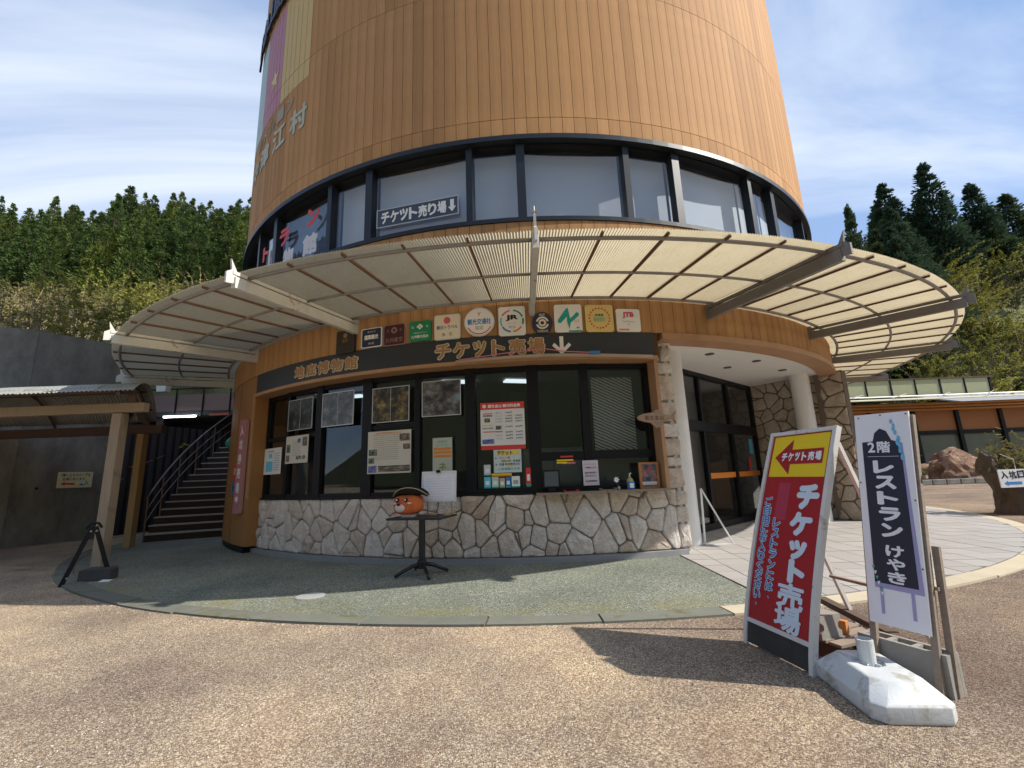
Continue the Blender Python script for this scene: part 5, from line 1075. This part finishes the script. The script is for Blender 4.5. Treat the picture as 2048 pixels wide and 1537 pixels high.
# black folding stand with a weight
rk = thing('steel_stand', 'black steel inverted V stand at the rim of the terrace', 'stand', (-6.28, 6.87, -.03), math.atan2(.38, .29)*0+R(50))
for s_ in (-1, 1):
    q = MB(); q.bar((.27*s_, 0, 0), (.02*s_, 0, .80), .055, .03, BLACK, (0, 1, 0)); q.build('leg', rk)
    for z_ in (.12, .74): q = MB(); q.tube([(.25*s_*(1-z_/.85), -.03, z_), (.25*s_*(1-z_/.85), .03, z_)], .015, PIPE, 8); q.build('bolt', rk)
q = MB(); q.tube([(-.09, 0, .78), (-.05, 0, .845), (0, 0, .86), (.05, 0, .845), (.09, 0, .78)], .018, BLACK, 8); q.build('head_bracket', rk)
o = thing('concrete_weight', 'dark concrete block at the foot of the black stand', 'block', (-6.25, 7.02, 0), R(15)); q = MB(); q.prism([(-.2, 0), (.2, 0), (.2, .14), (.16, .17), (-.16, .17), (-.2, .14)], -.11, .11, M('dark_concrete', (.06, .06, .06), .9, var=.3)); q.build('block_body', o, bevel=.01)
o = thing('paper_scrap', 'white paper scrap by the dark concrete block', 'paper', (-6.0, 6.86, .002), R(20)); q = MB(); q.add([(-.07, -.04, .003), (.06, -.05, .0), (.08, .04, .012), (-.05, .05, .02)], [(0, 1, 2, 3)], INK['white']); q.build('scrap', o)

# ------------------------------------------------------------------ low building, rock and stump on the right
fb = thing('low_hall', 'low wooden hall with glazed front and sawtooth lights beyond the forecourt', 'building', (26, 28, 0))
ORW = M('orange_brown_panel', (.34, .155, .065), .7, var=.2, vscale=2, stretch=(.5, 1, 2)); LOG = M('orange_log_rail', (.42, .20, .07), .6, var=.3, vscale=3); PLG = M('pale_green_glazing', (.34, .36, .22), .5, var=.08, vscale=1); FGL = M('dim_green_glass', (.13, .15, .13), .12, var=.2, vscale=.8, bstr=0, spec=.8)
box('back_body', (4, 3.0, 2.3), (30, 5, 4.6), DARK, fb)
for i, x0 in enumerate([-9.0+2.75*k for k in range(11)]):
    box('post', (x0, .25, 2.25), (.22, .22, 4.5), BLACK, fb)
    if i < 10:
        if i in (7,): box('wall_panel', (x0+1.375, .34, 2.2), (2.53, .1, 4.3), ORW, fb); continue
        box('upper_panel', (x0+1.375, .34, 3.75), (2.53, .1, 1.35), ORW, fb); box('lintel', (x0+1.375, .30, 2.95), (2.53, .16, .25), BLACK, fb); box('glass', (x0+1.375, .36, 1.55), (2.53, .04, 2.55), FGL, fb); box('window_base', (x0+1.375, .34, .14), (2.53, .1, .28), ORW, fb)
for z_ in (4.38, 4.56, 4.74): q = MB(); q.tube([(-9.5, -.1, z_), (19, -.1, z_)], .085, LOG, 8); q.build('log_rail', fb, smooth=True)
RFS = M('pale_roof_sheet', (.50, .47, .34), .6, var=.2, vscale=1.2, dirt=((.25, .22, .13), 1.0, .6))
for i in range(14): 
    q = MB(); q.add([(-10+2.1*i, -1.6, 4.86), (-7.93+2.1*i, -1.6, 4.86), (-7.93+2.1*i, .5, 5.22), (-10+2.1*i, .5, 5.22), (-10+2.1*i, -1.6, 4.82), (-7.93+2.1*i, -1.6, 4.82), (-7.93+2.1*i, .5, 5.18), (-10+2.1*i, .5, 5.18)], [(0, 1, 2, 3), (7, 6, 5, 4), (0, 4, 5, 1), (1, 5, 6, 2), (2, 6, 7, 3), (3, 7, 4, 0)], RFS); q.build('roof_sheet', fb)
q = MB(); q.tube([(-10, .5, 5.33), (6, .52, 5.36), (19, .5, 5.3)], .05, INK['white'], 6); q.build('pipe', fb)
for i in range(5): q = MB(); q.tube([(-6+2.8*i, -1.4, 5.0), (-3.5+2.8*i, .4, 5.5)], .025, PIPE, 5); q.build('stay_rod', fb)
for i in range(9):
    x0 = -9.3+1.62*i; box('clerestory_pane', (x0+.80, .9, 5.95), (1.5, .05, 1.05), PLG, fb); q = MB(); q.box((x0, .88, 5.93), (.10 if i % 2 else .06, .08, 1.15), BLACK); q.build('clerestory_post', fb)
box('clerestory_cap', (-2.0, .9, 6.52), (15.2, .2, .08), TIMBERD, fb); box('clerestory_post', (5.33, .88, 5.93), (.12, .08, 1.2), BLACK, fb)
o = thing('vehicle_roof', 'grey sheet roofed shed beyond the low hall', 'shed', (36.5, 33, 0)); q = MB(); q.add([(-5, -2, 5.2), (6, -2, 5.2), (6, 2.5, 6.4), (-5, 2.5, 6.4), (-5, -2, 5.1), (6, -2, 5.1), (6, 2.5, 6.3), (-5, 2.5, 6.3)], [(0, 1, 2, 3), (7, 6, 5, 4), (0, 4, 5, 1), (1, 5, 6, 2), (2, 6, 7, 3), (3, 7, 4, 0)], M('grey_shed_sheet', (.30, .31, .33), .5)); q.build('roof', o); box('wall', (.5, .3, 2.6), (10, 3, 5.1), M('shed_wall', (.2, .2, .22), .8), o)
# ornamental rock
ROCKM = mat_stone('veined_rock', (.14, .085, .06), (.30, .20, .15), (.44, .37, .31), (.32, .15, .08))
def rock(name, label, loc, d, m, seed, parent=None, sub=4, amp=.33):
    bm = bmesh.new(); bmesh.ops.create_icosphere(bm, subdivisions=sub, radius=1)
    for v in bm.verts:
        n_ = v.co.normalized(); k = 1+amp*noise.noise(n_*1.6+Vector((seed, 0, 0)))+amp*.5*noise.noise(n_*4+Vector((0, seed, 0)))+amp*.2*noise.noise(n_*10)
        v.co = Vector((n_.x*d[0]*k, n_.y*d[1]*k, max(-.1, n_.z*d[2]*k)))
    me = bpy.data.meshes.new(name); bm.to_mesh(me); bm.free(); me.materials.append(m); o = link(name, me, parent, loc); return o
tag(rock('garden_rock', '', (24.6, 25.6, .2), (1.9, 1.1, 1.45), ROCKM, 3.3), 'large veined reddish garden rock in front of the low hall', 'rock')
bd = thing('rock_bed', 'low stone kerb bed round the garden rock', 'kerb', (24.6, 25.2, GZ))
for i in range(9): box('edge_stone', (-3.1+.74*i, -.95, .14), (.70, .25, .28), CONC, bd, .03)
for i, (x, y, s_) in enumerate(((22.0, 25.3, .8), (27.3, 25.2, .6))):
    o = thing('planter_pot', 'small potted shrub %s the garden rock' % ('left of' if i == 0 else 'right of'), 'plant', (x, y, GZ)); q = MB(); q.lathe([(.2, 0), (.28, .4), (.24, .4), (.22, .35)], M('brown_pot', (.22, .13, .09)), 14); q.build('pot', o)
    q = MB(); rnd = random.Random(i)
    for k in range(160):
        v = Vector((rnd.gauss(0, .25), rnd.gauss(0, .25), .5+abs(rnd.gauss(0, .4))))*1.0; e = Vector((rnd.uniform(-1, 1), rnd.uniform(-1, 1), rnd.uniform(-.2, 1))).normalized()*.14; f = e.cross(Vector((rnd.uniform(-1, 1), rnd.uniform(-1, 1), rnd.uniform(-1, 1)))).normalized()*.05; q.add([v-e, v+f, v+e, v-f], [(0, 1, 2, 3)], LEAF_T)
    q.build('foliage', o)
# stump planter with the mine entrance sign
sp = thing('stump_planter', 'dark hollow tree stump planter with dry plants at the forecourt edge', 'planter', (11.75, 10.9, GZ)); STU = M('dark_stump', (.10, .072, .052), .95, var=.5, vscale=4, stretch=(3, 3, .7), bstr=.8, bscale=12)
bm = bmesh.new(); n = 28; rows = 9
for j in range(rows+1):
    for k in range(n):
        a = 2*PI*k/n; z_ = .95*j/rows; r_ = .46*(1-.28*math.sin(PI*j/rows))*(1+.22*noise.noise(Vector((math.cos(a)*2, math.sin(a)*2, z_*2))))+.03*noise.noise(Vector((a*5, z_*6, 1))); bm.verts.new((r_*math.cos(a), r_*math.sin(a), z_))
bm.verts.ensure_lookup_table()
for j in range(rows):
    for k in range(n): bm.faces.new([bm.verts[j*n+k], bm.verts[j*n+(k+1) % n], bm.verts[(j+1)*n+(k+1) % n], bm.verts[(j+1)*n+k]])
bm.faces.new([bm.verts[rows*n+k] for k in range(n)]); me = bpy.data.meshes.new('stump'); bm.to_mesh(me); bm.free(); me.materials.append(STU); link('stump', me, sp)
lb = rock('side_log', '', (-.25, .2, 1.02), (.24, .2, .42), STU, 1.7, sp, 3, .3)
q = MB(); rnd = random.Random(8)
for k in range(420):
    v = Vector((rnd.gauss(.25, .28), rnd.gauss(.1, .25), 1.0+abs(rnd.gauss(0, .34)))); e = Vector((rnd.uniform(-1, 1), rnd.uniform(-1, 1), rnd.uniform(-.2, 1))).normalized()*.09; f = e.cross(Vector((rnd.uniform(-1, 1), rnd.uniform(-1, 1), rnd.uniform(-1, 1)))).normalized()*.03; q.add([v-e, v+f, v+e, v-f], [(0, 1, 2, 3)], LEAF_T)
q.build('foliage', sp)
o = thing('mine_entrance_sign', 'white sign board with blue arrow hanging on the tree stump', 'sign', (11.25, 10.40, .82), R(3)); box('board', (0, 0, 0), (.66, .02, .40), M('white_board_sign', (.66, .67, .68), .5, bstr=0), o)
for i, ch in enumerate('入坑口'): letter(o, ch, -.2+.2*i, .08, .17, .17, -.012, INK['black'], .04)
q = MB(); q.prism([(-.24, -.105), (-.15, -.05), (-.15, -.075), (.18, -.075), (.18, -.135), (-.15, -.135), (-.15, -.16)], -.0135, -.011, INK['blue']); q.build('arrow', o)
q = MB(); q.tube([(.12, 0, .2), (.18, .05, .42), (.0, .15, .55)], .008, INK['lgrey'], 5); q.build('hanging_cord', o)

# ------------------------------------------------------------------ hills
def hillL(x, y):
    z_ = 5.2+.42*max(0, min(y, 66)-14)+.82*max(0, min(y, 112)-66)
    s_ = max(0.0, min(1.0, (-13.0-x+(y-14)*.12)/5.0)); return -.3+(z_+.3)*s_*s_*(3-2*s_)+(.8*noise.noise(Vector((x*.07, y*.07, 0))) if y > 20 else 0)
def hillR(x, y):
    d = (y-33)*.6+(x-28)*.55; lo = min(max(0, d)*.62, 27.9); st_ = max(0, y-33)*1.22 if y < 56 else 28.06
    b_ = max(0, min(1, (x/max(y, 1)-.84)/.14)); b_ = b_*b_*(3-2*b_); z_ = lo*(1-b_)+st_*b_
    return -.3+z_+(.6*noise.noise(Vector((x*.08, y*.08, 5))) if y > 35 else 0)
def hill(name, f, xs, ys, m, label):
    q = MB(); q.add([(x, y, f(x, y)) for y in ys for x in xs], [(j*len(xs)+i, j*len(xs)+i+1, (j+1)*len(xs)+i+1, (j+1)*len(xs)+i) for j in range(len(ys)-1) for i in range(len(xs)-1)], m); struct(q.build(name, smooth=True), label)
hill('hill_left', hillL, [-200+4*i for i in range(49)], [12.5+1.5*i for i in range(10)]+[29+4*i for i in range(26)], HILL2, 'wooded slope above the retaining wall')
hill('hill_right', hillR, [14+3*i for i in range(52)], [31+3*i for i in range(36)], HILL2, 'shrubby slope behind the low hall')

def hillB(x, y): return -.3+max(0, -26-y)*.75+(1.2*noise.noise(Vector((x*.15, y*.15, 9))) if y < -28 else 0)
hill('unseen_reflection_hill', hillB, [-120+5*i for i in range(49)], [-75+3*i for i in range(17)], HILL, 'unseen slope added behind the camera for the window reflections')  # unseen slope, added so the lower panes reflect something dark
# ------------------------------------------------------------------ trees
def cedar(name, seed, m, H=15.0, Rb=2.7, clumps=185, per=34, slim=1.0):
    rnd = random.Random(seed); vs = []; fs = []
    for c in range(clumps):
        t_ = 1-rnd.random()**.62 if c > 6 else .97-.012*c
        z_ = H*(.22+.78*t_); rr = Rb*slim*((1-t_)**.80)*1.12*(1+.28*noise.noise(Vector((t_*6, seed, c*.01)))); a = rnd.uniform(0, 2*PI); rad = rr*rnd.uniform(.62, 1.08)
        c0 = Vector((rad*math.cos(a), rad*math.sin(a), z_-.12*rad)); cs = (.32+.62*(1-t_))*rnd.uniform(.7, 1.25)
        for k in range(per):
            d = Vector((rnd.gauss(0, 1), rnd.gauss(0, 1), rnd.gauss(0, .62))); d.normalize(); p_ = c0+d*cs*rnd.random()**.45
            out = (Vector((math.cos(a), math.sin(a), .35))+d*.9).normalized(); e = out*rnd.uniform(.15, .30); f = e.cross(Vector((rnd.uniform(-1, 1), rnd.uniform(-1, 1), rnd.uniform(-1, 1)))).normalized()*rnd.uniform(.06, .13)
            o_ = len(vs); vs += [p_-e*.6, p_+f, p_+e, p_-f]; fs.append((o_, o_+1, o_+2, o_+3))
    me = bpy.data.meshes.new(name); me.from_pydata([tuple(v) for v in vs], [], fs); me.materials.append(m); return me
def trunk_mesh(H=15.0, r=.22):
    q = MB(); q.tube([(0, 0, -1.5), (0, 0, H*.3), (.05, 0, H*.65), (0, .04, H*.96)], r, BARK, 7, .18)
    rnd = random.Random(2)
    for i in range(22):
        z_ = H*rnd.uniform(.2, .9); a = rnd.uniform(0, 2*PI); L = 2.1*(1-z_/H)+.3; q.tube([(0, 0, z_), (L*.6*math.cos(a), L*.6*math.sin(a), z_+.1), (L*math.cos(a), L*math.sin(a), z_+.35)], .045, BARK, 4, .3)
    return q.mesh('trunk')
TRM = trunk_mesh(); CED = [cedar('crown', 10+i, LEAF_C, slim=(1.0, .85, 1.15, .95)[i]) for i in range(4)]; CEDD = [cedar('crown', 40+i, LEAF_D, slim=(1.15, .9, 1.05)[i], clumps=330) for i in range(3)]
def place_tree(x, y, z_, s_, sz, mesh, label, group, name='cedar_tree', rz=None):
    o = thing(name, label, 'tree', (x, y, z_), random.uniform(0, 6.28) if rz is None else rz, group); o.scale = (s_, s_, sz)
    link('trunk', TRM, o); link('crown', mesh, o); return o
rnd = random.Random(21); cnt = 0
rows = [(68, .0), (72.5, .5), (77, .0), (82, .5), (87, .0), (92, .5), (97, .0), (102, .5), (107, 0.), (112, .5)]
for j, (y, off) in enumerate(rows):
    x = -1.36*y+off*4
    while x < -.44*y:
        X, Y = x+rnd.uniform(-1.2, 1.2), y+rnd.uniform(-1.8, 1.8); s_ = rnd.uniform(.85, 1.15)
        sz = rnd.uniform(.78, 1.12)+(.22 if rnd.random() < .22 else 0)
        place_tree(X, Y, hillL(X, Y)-.4, s_, sz, rnd.choice(CED), 'green cedar in the dense forest on the slope above the retaining wall', 'cedars on the slope above the retaining wall', rz=rnd.uniform(0, 6.28)); cnt += 1
        x += rnd.uniform(3.9, 5.2)
# the crests that stand out of the forest line
for (X, Y, sc_, szz, lb) in ((-102, 108, 1.7, 1.42, 'tallest pointed cedar on the ridge above the retaining wall'), (-95, 108, 1.15, 1.20, 'narrow pointed cedar right of the tallest one on the ridge'), (-90, 108, 1.1, 1.25, 'thin crowned cedar standing out of the ridge beside the tower')):
    place_tree(X, Y, hillL(X, Y)-.4, sc_, szz, CED[1], lb, None)
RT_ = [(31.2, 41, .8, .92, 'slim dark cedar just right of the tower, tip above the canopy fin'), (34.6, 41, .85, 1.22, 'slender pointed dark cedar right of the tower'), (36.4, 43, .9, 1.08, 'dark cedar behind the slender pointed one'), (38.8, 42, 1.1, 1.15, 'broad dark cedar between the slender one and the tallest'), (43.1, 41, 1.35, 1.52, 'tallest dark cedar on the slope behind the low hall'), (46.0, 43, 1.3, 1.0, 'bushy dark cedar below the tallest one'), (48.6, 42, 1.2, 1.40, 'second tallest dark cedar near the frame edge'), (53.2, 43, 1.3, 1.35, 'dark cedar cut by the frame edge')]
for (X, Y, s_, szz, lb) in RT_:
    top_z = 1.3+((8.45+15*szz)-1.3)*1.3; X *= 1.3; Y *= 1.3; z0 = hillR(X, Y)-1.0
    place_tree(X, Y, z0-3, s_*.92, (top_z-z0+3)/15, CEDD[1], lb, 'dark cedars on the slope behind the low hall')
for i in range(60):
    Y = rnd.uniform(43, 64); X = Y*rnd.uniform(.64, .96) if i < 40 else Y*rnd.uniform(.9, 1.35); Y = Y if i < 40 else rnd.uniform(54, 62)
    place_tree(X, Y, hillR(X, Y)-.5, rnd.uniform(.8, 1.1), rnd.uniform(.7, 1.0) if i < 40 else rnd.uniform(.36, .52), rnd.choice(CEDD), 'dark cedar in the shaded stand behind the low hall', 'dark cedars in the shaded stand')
# brush: arching bare stems with sparse leaves
def brush(seed, m, H=3.4, stems=34, leaves=9, lean=.9, lsize=.14, spread=.7):
    rnd = random.Random(seed); q = MB(); lf = MB()
    for s_ in range(stems):
        a = rnd.uniform(0, 2*PI); L = H*rnd.uniform(.5, 1.1); bx, by = rnd.gauss(0, spread), rnd.gauss(0, spread); ln = rnd.uniform(.2, lean); dx, dy = math.cos(a)*ln+.35, math.sin(a)*ln
        pts = [Vector((bx, by, -.2)), Vector((bx+dx*L*.2, by+dy*L*.2, L*.5)), Vector((bx+dx*L*.55, by+dy*L*.55, L*.82)), Vector((bx+dx*L, by+dy*L, L*.92))]
        q.tube(pts, .022, TWIG, 4, .25)
        for k in range(leaves):
            t_ = rnd.uniform(.35, 1)*3; i = min(2, int(t_)); p_ = pts[i].lerp(pts[i+1], t_-i); e = Vector((rnd.uniform(-1, 1), rnd.uniform(-1, 1), rnd.uniform(-.7, .4))).normalized()*lsize*rnd.uniform(.7, 1.6); f = e.cross(Vector((rnd.uniform(-1, 1), rnd.uniform(-1, 1), rnd.uniform(-1, 1)))).normalized()*lsize*.35
            lf.add([p_, p_+e*.5+f, p_+e, p_+e*.5-f], [(0, 1, 2, 3)], m)
    return q.mesh('stem_cluster'), lf.mesh('foliage')
BR_T = [brush(i, LEAF_T, 3.2, 34, 10) for i in range(3)]; BR_Y = [brush(10+i, LEAF_Y, 3.0, 32, 44, .8, .15) for i in range(3)]; BR_D = [brush(20+i, mat_leaf('dark_shrub_foliage', (.03, .045, .018), (.06, .075, .03), (.10, .11, .04)), 2.6, 30, 30, .8, .16) for i in range(2)]
def place_brush(x, y, z_, s_, pair, label, group):
    o = thing('shrub', label, 'shrub', (x, y, z_), rnd.uniform(-.5, .5), group); o.scale = (s_, s_, s_*rnd.uniform(.8, 1.15)); link('stem', pair[0], o); link('foliage', pair[1], o)
for j, y in enumerate((13.6, 15.5, 18, 21.5, 25.5, 30, 35, 41, 48, 56, 64)):
    x = -1.35*y-2
    while x < min(-.60*y-2.5, -13.2):
        X, Y = x+rnd.uniform(-.8, .8), y+rnd.uniform(-.7, .7); yl = rnd.random() < (.25 if X < -.95*Y else .6)
        place_brush(X, Y, hillL(X, Y)-.1, rnd.uniform(.55, .85)*(.7+y/40), rnd.choice(BR_Y if yl else BR_T), 'yellow-green arching brush on the bank above the retaining wall' if yl else 'dry tan brush on the bank above the retaining wall', 'green brush above the retaining wall' if yl else 'dry brush above the retaining wall'); x += rnd.uniform(1.8, 2.8)*(.6+y/40)
for i in range(170):
    Y = rnd.uniform(33.5, 54); k = rnd.random()
    X = Y*(rnd.uniform(.86, 1.36) if i > 40 else rnd.uniform(.68, .95))
    if i <= 40: Y = rnd.uniform(33, 38); X = Y*rnd.uniform(.70, .95)
    pair = rnd.choice(BR_Y) if k < (.72 if i > 40 else .35) else rnd.choice(BR_D)
    lb = ('yellow-green shrub on the slope behind the low hall', 'green shrubs behind the low hall') if pair in BR_Y else ('dark shrub on the slope behind the low hall', 'dark shrubs behind the low hall')
    place_brush(X, Y, hillR(X, Y)-.1, rnd.uniform(.8, 1.3), pair, *lb)
print('tiles', len(cells), 'trees', cnt, 'objects', len(bpy.data.objects))
